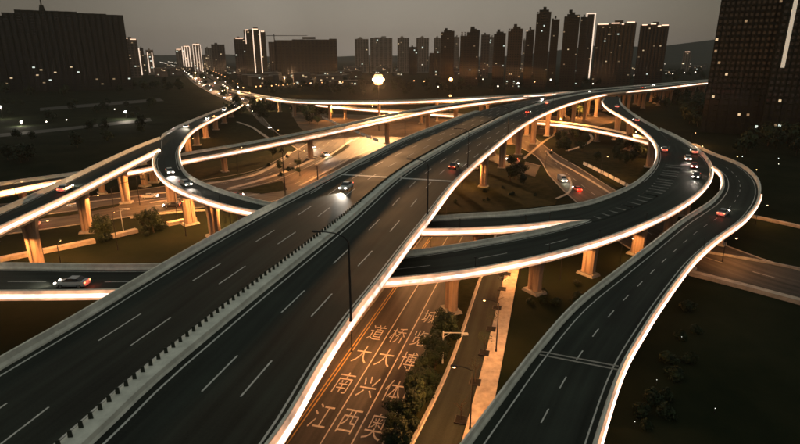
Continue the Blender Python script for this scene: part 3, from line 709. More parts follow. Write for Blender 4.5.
scatter(16, [(225, 118), (262, 124), (278, 108), (236, 104)], [4, 5], 1.0, 'dark street tree beside the junction of the boulevard', 'trees by the boulevard junction')
scatter(12, [(262, 182), (300, 172), (296, 150), (272, 150)], [3, 1], .7, 'small shrub lit orange among the street islands', 'shrubs on the street islands')
scatter(34, [(238, 100), (262, 98), (208, 66), (196, 68)], [4, 5], 1.15, 'dark tree in the planted band beside the boulevard', 'trees beside the boulevard')
scatter(26, [(222, 98), (232, 98), (186, 68), (182, 69)], [5, 4], 1.0, 'dark tree along the boulevard kerb', 'trees along the boulevard kerb')
scatter(40, [(270, 96), (420, 96), (400, 84), (262, 84)], [4, 5], 1.2, 'dim tree in the belt behind the farthest ramp', 'trees behind the farthest ramp')
scatter(50, [(420, 95), (600, 88), (640, 80), (420, 86)], [4, 5], 1.25, 'dim tree along the foot of the apartment towers', 'trees at the foot of the towers')
scatter(46, [(640, 84), (705, 80), (705, 70), (640, 74)], [4, 5], 1.4, 'dark tree in the belt beside the far end of the highway', 'trees beside the far highway')
scatter(52, [(650, 104), (712, 138), (740, 108), (690, 88)], [4, 5], 1.15, 'black-green tree in the unlit park right of the loop', 'trees in the unlit park')
scatter(22, [(740, 155), (800, 165), (800, 130), (730, 122)], [4, 5], 1.0, 'black-green tree between the dark tower and the outer ramp', 'trees below the dark tower')
scatter(24, [(0, 100), (190, 92), (180, 84), (0, 88)], [4, 5], 1.3, 'dark tree in front of the big unlit building', 'trees before the big unlit building')
scatter(10, [(0, 170), (150, 132), (150, 124), (0, 160)], [4, 5], .8, 'unlit tree in the dark field on the left', 'trees in the dark field')
scatter(24, [(-10, 160), (150, 124), (175, 100), (0, 104)], [4, 5], .7, 'black-green tree scattered over the dark field left of the ramps', 'scattered trees in the left field')
scatter(12, [(612, 436), (660, 436), (712, 310), (684, 302)], [3], .7, 'faint low shrub in the dark meadow right of the outer ramp', 'shrubs in the dark meadow')
scatter(8, [(520, 300), (556, 330), (600, 290), (560, 282)], [3], .6, 'small shrub on the verge between curved and outer ramp', 'shrubs between the curved and outer ramps')
scatter(9, [(440, 205), (540, 200), (535, 186), (450, 178)], [3], .5, 'small shrub on the lawn right of the highway', 'shrubs on the lawn right of the highway')
for t_ in TP:
    for c_ in list(t_.children): bpy.data.objects.remove(c_)
    bpy.data.objects.remove(t_)
# ------------------------------------------------------------------ street furniture
def point_light(parent, loc, energy, color, size=.25, name='bulb', cone=None):
    d = bpy.data.lights.new(name, 'SPOT' if cone else 'POINT'); d.energy = energy
    if cone: d.spot_size = R(cone); d.spot_blend = .12
    d.color = color; d.shadow_soft_size = size
    o = bpy.data.objects.new(name, d); link(o, parent); o.location = loc; return o
SOD = (1, .38, .10); WHITE = (1, .86, .68)
# unlit curved-arm lamps on the highway parapet
def deck_lamp(p, ang, label, h=9.3, arm=2.9):
    root = empty('highway_lamp', p, ang, label=label, cat='street lamp', group='unlit curved-arm lamps along the highway')
    MB().tube((0, 0, 0), (0, 0, .35), .2, .16, 8).tube((0, 0, .3), (0, 0, h - 1.1), .125, .085, 8).build('pole', M_METAL, root)
    pts = [(0, 0, h - 1.1)] + [(-arm * .55 * (1 - math.cos(t)), 0, h - 1.1 + 1.05 * math.sin(t)) for t in (.4, .8, 1.2, 1.5)] + [(-arm, 0, h + .05)]
    MB().path(pts, .085, .055, 7).build('arm', M_METAL, root)
    MB().box((-arm - .35, 0, h + .02), (.95, .34, .14), 0, (.8, .7)).box((-arm - .35, 0, h - .07), (.7, .24, .05)).build('lamp_head', M_METAL, root)
    return root
LL = ['dark unlit curved lamp on the highway parapet, nearest and tallest in the picture', 'dark curved lamp on the highway parapet, second from the bottom, below the tan band',
      'dark curved lamp on the highway parapet, third from the bottom above the lawn', 'dark curved lamp on the highway parapet, small and fourth from the bottom', 'thin dark lamp at the far end of the highway parapet']
for (px, py), lb in zip(((350, 322), (429, 219), (469, 171), (507, 138), (552, 111)), LL):
    i = rbM.nearest(at(px, py, 15.5), 'B'); p = rbM.edge('B', i, .28, 1.0)
    if px == 350: p = np.array(at(351, 321, 16.5))
    t = rbM.T[i]; deck_lamp(p, math.atan2(t[1], t[0]) - math.pi / 2, lb)
# stub posts with a small lantern on the ramps
def stub(rb, side, px, py, z, label, lit=False):
    i = rb.nearest(at(px, py, z), side); p = rb.edge(side, i, .28, 1.0)
    root = empty('parapet_post', p, rbang(rb, i), label=label, cat='lantern post', group='short lantern posts on the ramp parapets')
    MB().tube((0, 0, 0), (0, 0, 1.7), .07, .055, 6).build('post', M_METAL, root)
    MB().box((0, -.1, 1.72), (.2, .36, .14), 0, (.8, .8)).build('lantern', M_SOD if lit else M_METAL, root)
def rbang(rb, i): return math.atan2(rb.T[i][1], rb.T[i][0]) - math.pi / 2
for nm, side, px, py, z, lb in (('DF', 'A', 220, 206, 9.8, 'short lantern post on the loop ramp left of the highway'), ('DF', 'A', 457, 232.5, 9, 'short lantern post on the loop ramp just right of the highway'),
                            ('DF', 'A', 521, 229, 9, 'short lantern post on the loop ramp above the two-way pier'), ('DF', 'A', 546, 226.5, 9, 'short lantern post on the loop ramp near where the gore stripes begin'),
                            ('G', 'A', 470, 275, 9, 'short lantern post on the curved ramp above the side road'), ('G', 'A', 545, 260, 9, 'short lantern post on the curved ramp above the lone pier'),
                            ('G', 'A', 604, 243, 9, 'short lantern post on the curved ramp beside the outer ramp'), ('G', 'A', 650, 225, 9.4, 'short lantern post on the curved ramp opposite the gore stripes'),
                            ('G', 'A', 711, 178, 11, 'short lantern post at the tip of the curved ramp bend'), ('G', 'A', 703, 155, 12.3, 'short lantern post on the far side of the curved ramp bend'),
                            ('H', 'A', 704, 253, 7, 'short lantern post on the outer ramp above its single pier'), ('H', 'A', 740, 166, 7, 'short lantern post on the back of the outer ramp bend'), ('H', 'A', 757, 181, 7, 'short lantern post at the top of the outer ramp bend'),
                            ('B', 'A', 148, 157, 11.7, 'short lantern post on the side ramp by the split')):
    stub(VIA[nm], side, px, py, z, lb, lit=px in (711, 703, 740, 757))
# sodium lamps on the ground
def street_lamp(p, ang, h, label, color=SOD, mat_=None, energy=2500, arm=1.8, group=None, r=.22, name='street_lamp', drop=.35):
    root = empty(name, p, ang, label=label, cat='street lamp', group=group)
    MB().tube((0, 0, 0), (0, 0, .6), .16, .12, 7).tube((0, 0, .5), (0, 0, h), .10, .06, 7).build('pole', M_METAL, root)
    MB().path([(0, 0, h), (arm * .5, 0, h + .35), (arm, 0, h + .45)], .05, .04, 6).build('arm', M_METAL, root)
    hd = MB().box((arm + .3, 0, h + .48), (.9, .36, .16), 0, (.8, .7)).build('lamp_head', M_METAL, root)
    MB().ball((arm + .3, 0, h + .36), r, 8, .6).build('lit_lens', mat_ or M_SOD, hd)
    if energy: point_light(root, (arm + .3, 0, h + .36 - drop), energy * (5.0 if 108 < py < 196 else 3.2), color, cone=None if (330 < px < 660 and 108 < py < 166) else 172)
    return root
LAMPS = [ # px, py of the foot, height, energy, angle, label
    (352, 352, 9, 2000, -.2, 'sodium lamp beside the road with white lettering, half hidden by the highway parapet'),
    (430, 262, 7.5, 3600, 3.0, 'sodium lamp under the curved ramp at the lettered road'),
    (520, 276, 6.5, 2200, 3.1, 'sodium lamp under the curved ramp at the end of the pavement'),
    (446, 226, 6, 2200, 2.8, 'sodium lamp between the two crossing ramps right of the highway'),
    (470, 430, 8, 2000, 3.0, 'sodium lamp at the pavement near the bottom edge'),
    (496, 352, 8, 1500, 3.0, 'sodium lamp on the pavement behind the tree pits'),
    (620, 262, 5, 900, 0, 'sodium lamp low beside the pier between curved and outer ramp'),
    (560, 280, 6, 900, 0, 'sodium lamp on the dark verge by the lone pier'),
    (722, 262, 5, 700, 0, 'sodium lamp below the outer ramp at the low walls'),
    (755, 225, 5, 500, 0, 'sodium lamp beyond the outer ramp bend'),
    (44, 258, 8, 2000, .3, 'sodium lamp beside the nearest left pier'),
    (95, 232, 9, 2400, .3, 'sodium lamp on the left lawn below the side ramp'),
    (140, 205, 9, 4200, .3, 'sodium lamp on the avenue behind the side ramp piers'),
    (20, 215, 9, 2600, .3, 'sodium lamp on the avenue at the left edge'),
    (215, 226, 8, 3800, .3, 'sodium lamp under the loop ramp left of the highway'),
    (178, 222, 8, 3500, .3, 'sodium lamp beside the twin piers of the loop ramp'),
    (64, 279, 7, 2600, 1.9, 'added sodium lamp lighting the front of the nearest left pier'),  # extra lamp set in front to brighten the dark pier face
    (-6, 278, 7, 2600, .3, 'added sodium lamp at the left edge, lighting the side ramp pier'),  # second extra lamp for the left pier face
    (118, 250, 8, 900, 1.9, 'sodium lamp before the tan planter walls'),
    (232, 236, 8, 2600, 2.2, 'added sodium lamp below the highway edge, lighting the loop ramp piers'),  # unseen lamp added to light the loop ramp piers
    (186, 236, 8, 1800, 1.9, 'added sodium lamp lighting the loop ramp piers from the front'),  # another added lamp, for the near faces of those piers
    (238, 172, 9, 3600, .3, 'sodium lamp on the lawn beneath the merging ramp'),
    (300, 176, 9, 4000, .3, 'sodium lamp at the middle of the street islands'),
    (345, 150, 10, 1500, .3, 'sodium lamp beside the merging ramp pier nearest the highway'),
    (275, 150, 9, 3600, .3, 'sodium lamp under the merging ramp at the islands'),
    (190, 158, 8, 3000, .3, 'sodium lamp inside the loop at the split'),
    (212, 132, 9, 4200, .3, 'sodium lamp behind the row of ramp piers on the left'),
    (185, 142, 9, 3600, .3, 'sodium lamp before the row of ramp piers on the left'),
    (370, 124, 11, 1200, .3, 'bright sodium lamp behind the merging ramp'),
    (330, 120, 10, 5000, .3, 'sodium lamp beside the pale lit trees'),
    (420, 128, 10, 2000, .3, 'sodium lamp behind the highway in the middle distance'),
    (455, 122, 10, 6500, .3, 'sodium lamp between low cross ramp and highway'),
    (500, 150, 9, 5000, .3, 'sodium lamp under the highway at the lawn top'),
    (462, 188, 8, 1800, .3, 'sodium lamp under the highway beside the lawn'),
    (530, 140, 9, 5000, .3, 'sodium lamp at the underpass street by the highway piers'),
    (556, 136, 9, 4500, .3, 'sodium lamp in the garden before the low cross ramp'),
    (580, 118, 10, 6500, .3, 'sodium lamp behind the low cross ramp inside the fork'),
    (612, 122, 9, 4500, .3, 'sodium lamp under the neck of the loop'),
    (630, 150, 8, 3000, .3, 'sodium lamp on the loop lawn below the low cross ramp'),
    (650, 160, 7, 1800, .3, 'sodium lamp at the inner piers of the loop bend'),
    (600, 180, 8, 1100, .3, 'sodium lamp beside the white barrier in the loop'),
    (545, 172, 8, 1500, .3, 'sodium lamp at the corner of the underpass street'),
    (640, 104, 9, 4500, .3, 'sodium lamp right of the neck of the loop'),
    (690, 146, 6, 1200, .3, 'sodium lamp behind the curved ramp bend'),
    (480, 112, 11, 6000, .3, 'sodium lamp where merging ramp and highway meet'),
    (300, 96, 11, 5000, .3, 'sodium lamp behind the farthest ramp at its left end')]
for px, py, h, en, an, lb in LAMPS:
    street_lamp(at(px, py, 0), an, h, lb, energy=en, group='sodium lamps under the interchange')
# the high mast with the glaring orange lamp
def mast(px, py, z_d, topy, label, energy, r, cat='lamp mast', lit=True, color=SOD, m=None, n=3):
    b = at(px, py, 0); h = height_at(b, topy)
    root = empty('lamp_mast', b, 0, label=label, cat=cat)
    MB().tube((0, 0, 0), (0, 0, h), .26, .12, 9).build('pole', M_METAL, root)
    hd = MB(); 
    for k in range(n): hd.box(((k - (n - 1) / 2) * 1.5 * r, -.3, h + .1), (1.1 * r, .9, .35), 0, (.8, .8))
    hd.box((0, 0, h), (n * 1.5 * r, .15, .15)); hd = hd.build('lamp_head', M_METAL, root)
    if lit:
        if n == 5:                                   # ball cluster shaped to the lamp's bloom, amber balls as its warm rim
            for k in range(14):
                q, rr_, z_ = (k, 2.5, .8) if k < 6 else (k - 6, 1.5, 2.5) if k < 10 else (k - 10, 1.5, -.9)
                a = q * 2 * math.pi / (6 if k < 6 else 4) + .4; MB().ball((rr_ * math.cos(a), rr_ * math.sin(a) * .7 - .4, h + z_), 1.2, 10).build('lit_lens', M_GLARE if k < 6 else M_AMBER, hd)
        else:
          for k in range(n): MB().ball(((k - (n - 1) / 2) * 1.5 * r, -.5, h - .12 - .5 * r), r, 10, .9).build('lit_lens', m or M_GLARE, hd)
        point_light(root, (0, -.5, h - r - .5), energy, color, .5, cone=150)
    return root
M_GLARE = mat('glaring_lamp', (1, .8, .5), .4, emit=(1, .72, .42), estr=8)
M_AMBER = mat('amber_lamp', (1, .8, .5), .4, emit=(1, .56, .24), estr=2.2)
GL = mast(379, 131, 0, 81, 'tall mast with the big glaring orange lamp behind the highway', 45000, 1.25, n=5)
d_ = bpy.data.lights.new('flood_beam', 'SPOT'); d_.energy = 1150000; d_.color = (1, .50, .20); d_.spot_size = R(86); d_.spot_blend = .5; d_.shadow_soft_size = 2.2
o_ = bpy.data.objects.new('flood_beam', d_); link(o_, GL); hg = height_at(at(379, 131, 0), 81); o_.location = (0, -3.4, hg - .8); o_.rotation_euler = (R(74), 0, R(180))
point_light(GL, (0, -3.0, hg + .6), 16000, SOD, .6)
mast(450, 108, 0, 78.5, 'mast with a smaller orange lamp in front of the apartment towers', 60000, 1.7, n=1, m=M_AMBER)
point_light(bpy.data.objects[[o.name for o in bpy.data.objects if o.name.startswith('lamp_mast')][-1]], (0, -2.6, height_at(at(450, 108, 0), 78.5)), 70000, SOD, .6)
mast(285.5, 199, 0, 152, 'slim unlit mast on the street islands left of the highway', 0, .1, lit=False, n=1)
mast(318, 184, 0, 166, 'short unlit mast close behind the highway parapet', 0, .1, lit=False, n=1)
mast(405, 150, 0, 118, 'unlit mast behind the highway, right of the glaring lamp', 0, .1, lit=False, n=1)
# white pole with a long bracket over the side road, and the pale mast on the left
def gantry(px, py, topy, arm, label, ang, thick=.11):
    b = at(px, py, 0); h = height_at(b, topy); root = empty('bracket_pole', b, ang, label=label, cat='sign pole')
    MB().tube((0, 0, 0), (0, 0, h), thick, thick * .8, 8).build('pole', M_WHITEM, root)
    MB().tube((0, 0, h - .25), (arm, 0, h - .2), thick * .7, thick * .5, 8).tube((0, 0, h - 1.0), (arm * .3, 0, h - .25), thick * .4, None, 6).build('arm', M_WHITEM, root)
    MB().box((arm * .85, 0, h - .42), (.5, .25, .22)).box((arm * .98, 0, h - .42), (.3, .2, .2)).build('camera', M_WHITEM, root)
gantry(442.5, 364, 331, 3.4, 'white pole with a level bracket over the side road', -.05)
gantry(123.5, 231, 208, 2.2, 'thin white mast on the dark lawn left of the highway', .2, .09)
b = at(114, 208, 0); root = empty('bent_lamp', b, 0, label='dark bent-arm lamp standing before the avenue on the left', cat='street lamp')
MB().tube((0, 0, 0), (0, 0, 6), .09, .07, 7).build('pole', M_METAL, root); MB().path([(0, 0, 6), (2, 0, 7), (6, 0, 8), (9, 0, 8.6)], .08, .05, 6).build('arm', M_METAL, root); MB().box((9.6, 0, 8.6), (1.3, .4, .2)).build('lamp_head', M_METAL, root)
# tree pits with bare young trees on the pavement
def bare_tree(p, k, label):
    root = empty('young_tree', p, k * 1.3, label=label, cat='young tree', group='bare young trees in the pavement pits')
    t = MB(); rr = random.Random(k); t.tube((0, 0, 0), (.05, 0, 2.2), .06, .045, 6)
    for q in range(7):
        a = rr.uniform(0, 6.28); z0 = rr.uniform(1.2, 2.2); L = rr.uniform(.6, 1.2)
        e = (math.cos(a) * L, math.sin(a) * L, z0 + rr.uniform(.6, 1.4)); t.path([(.04, 0, z0), (e[0] * .5, e[1] * .5, z0 + (e[2] - z0) * .6), e], .03, .014, 5)
    t.build('trunk', M_TRUNK, root)
    v = []; f = []
    for q in range(90):
        a = rr.uniform(0, 6.28); c = Vector((math.cos(a) * rr.uniform(.2, 1.1), math.sin(a) * rr.uniform(.2, 1.1), rr.uniform(1.8, 3.4))); n = len(v); s = .07
        v += [c + Vector((s, 0, 0)), c + Vector((0, s, s)), c + Vector((-s, 0, 0)), c + Vector((0, -s, -s))]; f.append((n, n+1, n+2, n+3))
    mesh('crown', v, f, M_LEAF[1], root)
pits = [((507, 274), 'just below the curved ramp'), ((502, 289), 'second below the curved ramp'), ((497, 308), 'third below the curved ramp'), ((491, 329), 'level with the white bracket pole'), ((484, 353), 'fourth up from the bottom edge'), ((475, 382), 'second up from the bottom edge'), ((461, 420), 'nearest the bottom edge')]
M_PIT = mat('pit_soil', (.015, .014, .012), .95)
for k, ((px, py), w) in enumerate(pits):
    p = at(px, py, .15); ang = math.atan2(U_.y, U_.x) - math.pi / 2
    q = empty('tree_pit', (p.x, p.y, .15), ang, label='black square tree pit in the tan pavement, ' + w, cat='tree pit', group='square tree pits in the pavement')
    bm_ = MB(); s = .72
    for x, y, dx, dy in ((0, s, 2*s+.1, .1), (0, -s, 2*s+.1, .1), (s, 0, .1, 2*s-.1), (-s, 0, .1, 2*s-.1)): bm_.box((x, y, .04), (dx, dy, .12))
    bm_.build('frame', M_METAL, q); MB().box((0, 0, .02), (2*s-.1, 2*s-.1, .06)).build('soil', M_PIT, q)
    bare_tree((p.x, p.y, .2), k + 1, 'bare young tree rising from the pavement pit, ' + w)
# white barrier blocks
def barriers(pts, n, label, group, L=None, h=1.0):
    P = [at(x, y, 0) for x, y in pts]; f_ = spline(P); Q = Line([f_(u) for u in np.linspace(0, len(P) - 1, 60)]); L = L or Q.al[-1] / n * .78
    first = None
    for k in range(n):
        p = Q.p((k + .5) * Q.al[-1] / n); a = Q.ang((k + .5) * Q.al[-1] / n)
        if first is None:
            first = empty('barrier_block', p, a, label=label, cat='barrier', group=group)
            MB().box((0, 0, .15), (L, .6, .3)).box((0, 0, h / 2 + .15), (L, .42, h - .3), 0, (1, .5)).build('body', M_WHITEM, first)
            MB().box((0, 0, h + .06), (L * .98, .12, .12)).build('rail', M_METAL, first)
        else: copy_tree(first, loc=p, rz=a)
barriers([(583, 164.5), (606, 176), (632, 190)], 9, 'white concrete barrier block in the row inside the loop', 'white barrier blocks inside the loop', h=1.3)
barriers([(322, 118), (350, 130), (379, 142)], 12, 'pale barrier block in the row behind the merging ramp', 'pale barrier blocks behind the merging ramp', h=1.3)
# tiny path lights in the dark meadow and other specks
M_DOT = mat('small_white_lamp', (1, 1, 1), .4, emit=(.9, 1, .9), estr=3)
def path_light(px, py, label, group, e=0, r=.10, h=.8, m=None):
    root = empty('path_light', at(px, py, 0), 0, label=label, cat='path light', group=group)
    MB().tube((0, 0, 0), (0, 0, h), .05, .05, 6).build('post', M_METAL, root); MB().ball((0, 0, h + r * .6), r, 8).build('lit_globe', m or M_DOT, root)
    if e: point_light(root, (0, 0, h + .5), e, WHITE)
for px, py, w in ((681, 341.5, 'farthest up'), (656, 385, 'middle one'), (634, 427.5, 'lowest'), (714, 414, 'rightmost')): path_light(px, py, 'tiny path light in the dark meadow, ' + w + ' of the scattered few', 'path lights in the dark meadow', r=.035)
for px, py, w in ((708, 123.5, 'left of the others under the dark tower'), (772, 126, 'upper one under the dark tower'), (777, 166, 'upper of the pair right of the outer bend'), (777, 172, 'lower of the pair right of the outer bend'), (741, 164, 'by the back of the outer bend')):
    path_light(px, py, 'small white light in the park, ' + w, 'white lights in the unlit park', r=.13, h=3)
# floodlights in the dark field on the left
for px, py, hy, w, e, r in ((3, 119, 107, 'leftmost, at the picture edge', 9000, .75), (22, 126, 122, 'second from the left edge', 7000, .7), (126.5, 119, 112, 'alone beside the car park lanes', 12000, .8), (47, 125, 123, 'dim one left of centre', 0, .3), (67, 123, 121.5, 'dim one right of centre', 0, .3), (115, 112, 110, 'faint one behind the lone bright floodlight', 0, .25), (44, 178.5 + 12, 178.5, 'small one beyond the merging ramp', 900, .28)):
    b = at(px, py, 0); h = max(2.0, height_at(b, hy)); root = empty('floodlight', b, 0, label='white floodlight in the dark field, ' + w, cat='floodlight', group='floodlights in the dark field')
    MB().tube((0, 0, 0), (0, 0, h), .12, .08, 7).build('pole', M_METAL, root); MB().box((0, .35, h + .1), (r * 2, .3, r * 1.6)).build('housing', M_METAL, root); MB().ball((0, 0, h + .1), r, 10).build('lit_lens', M_WHT, root)
    if e: point_light(root, (0, -1.2, h), e, WHITE, .4)
# small street lamps far away, each its own pole and globe
M_FARW = mat('far_white_lamp', (1, 1, 1), .4, emit=(1, .84, .66), estr=3.5)
M_FARO = mat('far_orange_lamp', (1, .8, .6), .4, emit=(1, .48, .18), estr=3.5)
far_protos = {}
def far_lamp(px, py, h, r, m, label, group, b=None):
    b = b or at(px, py, 0)
    key = m.name
    if key not in far_protos:
        root = empty('street_lamp', b, 0, label=label, cat='street lamp', group=group)
        MB().tube((0, 0, 0), (0, 0, 9), .12, .08, 6).build('pole', M_METAL, root); o = MB().ball((0, 0, 0), 1, 8).build('lit_globe', m, root)
        o.location = (0, 0, 9.2); far_protos[key] = root
    else: root = copy_tree(far_protos[key], loc=b, label=label, group=group)
    root.scale = (1, 1, h / 9)
    g_ = [c for c in root.children if c.name.startswith('lit_globe')][0]; g_.scale = (r, r, r * 9 / h)
    return root
rl = random.Random(12)
for px, hy, w, m, r in ((390 / 4 + 400, 86.5, 'below the third group of towers', 0, .9), (517.5, 83.5, 'brightest, left of the tall tower pair', 0, 1.3), (550, 80, 'under the tall tower pair', 0, 1.3), (565, 79, 'right of the tall tower pair', 0, 1.1), (534, 82, 'reddish, at the foot of the tall tower', 1, .8), (592, 77, 'below the outlined tower', 0, .9), (592, 84, 'lower one below the outlined tower', 0, .8), (606, 76.5, 'under the broad lit-roof tower, left', 0, 1.0), (619, 76, 'under the broad lit-roof tower, right', 0, .9), (633, 75.5, 'between the two lit-roof towers', 0, .9), (654, 75, 'under the narrow lit-roof tower', 0, .8),
                            (671.5, 74, 'in the right tree belt, left', 0, .9), (683, 73, 'in the right tree belt, middle', 0, .9), (694, 72.5, 'in the right tree belt, right', 0, 1.1), (482.5, 79.5, 'faint, above the ramps', 0, .7), (424, 81.5, 'left of the orange mast', 1, .8), (414, 81, 'faint, far left of the orange mast', 1, .7), (438, 87, 'just below the orange mast lamp', 0, .7), (450, 96, 'low one below the orange mast', 1, 1.1), (422, 65, 'high and faint above the others', 0, .9), (340, 82, 'left of the glaring lamp', 1, .9), (335, 70, 'faint, upper left of the glaring lamp', 0, .7)):
    py = hy + 9; b = at(px, max(py, 74), 0); h = max(3, height_at(b, hy)); far_lamp(px, py, h, r * (.9 if m == 0 else 1), (M_FARW, M_FARO)[m], 'distant street lamp ' + w, 'distant lamps below the towers', b)
# ------------------------------------------------------------------ buildings
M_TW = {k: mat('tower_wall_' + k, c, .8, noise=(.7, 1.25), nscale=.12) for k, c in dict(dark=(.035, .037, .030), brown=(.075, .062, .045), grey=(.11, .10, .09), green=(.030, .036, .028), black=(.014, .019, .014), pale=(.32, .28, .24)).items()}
M_LW = [mat('lit_window_warm', (1, .9, .7), .5, emit=(1, .72, .42), estr=.7), mat('lit_window_white', (1, 1, .9), .5, emit=(.80, .95, .85), estr=1.0), mat('lit_window_dim', (1, .9, .7), .5, emit=(1, .66, .36), estr=.16)]
M_STRIP = mat('facade_light', (1, .9, .8), .5, emit=(1, .74, .56), estr=1.15)
M_ROOFL = mat('roof_light', (1, .9, .8), .5, emit=(1, .62, .42), estr=2.2)
rb_ = random.Random(99)
def tower(px0, px1, ytop, ybase, label, wall='dark', depth=.5, bays=6, lit=8, steps=((0, 1, 0),), yaw=0.0, cat='apartment tower', group=None, strips=(), roof_lit=False, name='apartment_tower', storey=3.1, bright=None, lit_rows=(0, 1), winkind=True, core=True):
    """a tower standing on the ground; px0..px1 its width, steps = roof profile (from, to, extra height in metres)"""
    b = at((px0 + px1) / 2, ybase, 0); L = (at(px1, ybase, 0) - at(px0, ybase, 0)).length; h = height_at(b, ytop); D = L * depth if depth < 3 else depth
    face = math.atan2(-b.x, b.y)
    root = empty(name, (b.x, b.y, 0), face + yaw, label=label, cat=cat, group=group)
    m = M_TW[wall]
    # plan outline with shallow bays on the front, extruded; roof steps on top
    mb = MB(); bw = L / bays
    hmax = 0
    for k in range(bays):
        u = (k + .5) / bays; ex = 0
        for a, c, e in steps:
            if a <= u <= c: ex = e
        hk = h + ex; hmax = max(hmax, hk); rec = 0 if k % 2 == 0 else min(1.6, bw * .25)
        mb.box((-L/2 + (k + .5) * bw, D/2 + rec/2, hk/2), (bw - .01 if k % 2 else bw + .01, D - rec, hk))
    w_ = mb.build('wall', m, root)
    # balcony slabs on every second storey give the front its grain
    sl = MB(); nst = int(h / storey)
    for k in range(0, bays, 2):
        for s in range(2, nst): sl.box((-L/2 + (k + .5) * bw, -.45, s * storey), (bw * .72, .9, .35))
    sl.build('balcony', M_TW[{'dark': 'brown', 'green': 'dark', 'black': 'black'}.get(wall, wall)], root)
    if core:
        MB().box((L * rb_.uniform(-.15, .15), D * .5, hmax + 1.6), (L * .22, D * .4, 3.4)).build('lift_house', m, root)
    if winkind:
        wn = MB()
        for k in range(bays):
            rec = 0 if k % 2 == 0 else min(1.6, bw * .25)
            for s in range(1, nst): wn.box((-L/2 + (k + .5) * bw, rec - .03, s * storey + 1.7), (bw * .55, .1, 1.5))
        tag(wn.build('window', M_GLASS, root), kind='stuff')
    # lit windows, each its own pane
    me = None
    ww = max(1.2, min(bw * .42, 3.0)) ; k_ = b.length / 533; ww = max(ww, k_ * 1.15); wh = max(1.3, k_ * .8)
    for q in range(lit):
        k = rb_.randrange(bays); s = rb_.randrange(max(1, int(nst * lit_rows[0])), max(2, int(nst * lit_rows[1])))
        rec = 0 if k % 2 == 0 else min(1.6, bw * .25); mm_ = bright or rb_.choice([M_LW[0], M_LW[1], M_LW[2], M_LW[2]])
        o = MB().box((0, 0, 0), (ww, .16, wh)).build('lit_window', mm_, root); o.location = (-L/2 + (k + .5) * bw + rb_.uniform(-.2, .2) * bw, rec - .12 - (1.0 if 0 else 0), s * storey + 1.7)
    for u, z0, z1, wd in strips:
        MB().box((-L/2 + u * L, -1.1, h * (z0 + z1) / 2), (wd, .5, h * (z1 - z0))).build('light_strip', M_STRIP, root)
    if roof_lit:
        for a, c, e in steps:
            MB().box((-L/2 + (a + c) / 2 * L, -.6, h + e + .3), (L * (c - a) * rb_.uniform(.5, .85), .8, 1.1)).build('roof_light', M_ROOFL, root)
    return root, L, D, h
# the big unlit block on the left with its crane stub
o, L, D, h = tower(17, 128, 13, 91, 'huge unlit dark block on the left, wider at the middle of its roof', 'black', .35, 22, 14, ((0, .1, -5), (.1, .18, -1.5), (.18, .62, 2.2), (.62, .86, .8), (.86, 1, 0)), name='office_block', cat='office block', lit_rows=(.05, .35), core=False)
mb = MB().tube((-L * .12, D * .3, h), (-L * .12, D * .3, h + 22), 1.1, .9, 4).box((-L * .12, D * .3, h + 6), (7, 5, 7), 0, (.6, .6)); mb.build('roof_mast', M_TW['dark'], o)
tower(-12, 24, 42, 84, 'dark tower at the left edge with one slanting line of light', 'dark', .4, 8, 22, strips=((.72, .12, 1.0, 2.2),), lit_rows=(0, .9))
tower(128, 141.5, 39.5, 78, 'grey tower close right of the huge unlit block, small roof light', 'grey', .6, 4, 6, ((0, .5, 2), (.5, 1, 0)), roof_lit=True)
tower(142, 146.5, 48, 75, 'slim tower with a glowing edge, left of the boulevard end', 'grey', .8, 2, 4, strips=((.1, 0, 1, 2.5),))
tower(149, 156, 50, 75, 'small tower with a lit sign band left of the boulevard end', 'pale', .8, 3, 6, strips=((.2, .1, .9, 1.8), (.8, .1, .9, 1.8)))
tower(178, 184.5, 49.5, 72, 'low pale tower right of the boulevard end', 'pale', .8, 3, 5, roof_lit=True)
tower(184.5, 194, 46.5, 73, 'white-lit office tower right of the boulevard end', 'pale', .7, 4, 8, roof_lit=True, strips=((.08, .1, 1, 2.0), (.3, .1, 1, 2.2), (.55, .1, 1, 2.2), (.8, .1, 1, 2.2)))
tower(195, 203.5, 44.5, 74, 'orange-lit tower with striped facade, right of the white-lit one', 'pale', .7, 4, 8, strips=((.1, .1, 1, 1.2), (.4, .1, 1, 1.2), (.7, .1, 1, 1.2), (.95, .1, 1, 1.2)), roof_lit=True)
tower(205, 213, 55, 73, 'low orange-lit block beside the striped orange tower', 'pale', .7, 4, 10)
tower(207, 213.5, 48, 70, 'narrow pale tower behind the low orange-lit block', 'pale', .7, 3, 3)
tower(214.5, 227, 44.5, 76, 'plain grey tower between orange-lit block and the white-striped pair', 'grey', .6, 5, 3)
tower(237.5, 248, 38.5, 81, 'lower half of the white-striped pair, with lit roof edge', 'grey', .6, 5, 5, roof_lit=True)
tower(248, 268.5, 31, 82, 'tall dark tower with two bright vertical white lines', 'dark', .5, 8, 4, ((0, .3, 1), (.3, .75, 2.5), (.75, 1, -1)), strips=((.42, 0, 1.03, 1.6), (.74, 0, 1.02, 1.6), (.08, .75, 1.0, 1.2)), roof_lit=True)
tower(271, 282, 42, 80, 'grey slab half hidden beside the two-line tower', 'grey', .6, 5, 4)
tower(280, 338, 39.5, 80, 'wide dark slab building under a crane, row of lights below', 'brown', .35, 16, 18, ((0, .25, -1.5), (.25, .9, 0), (.9, 1, 1.5)), lit_rows=(0, .15), name='office_block', cat='office block')
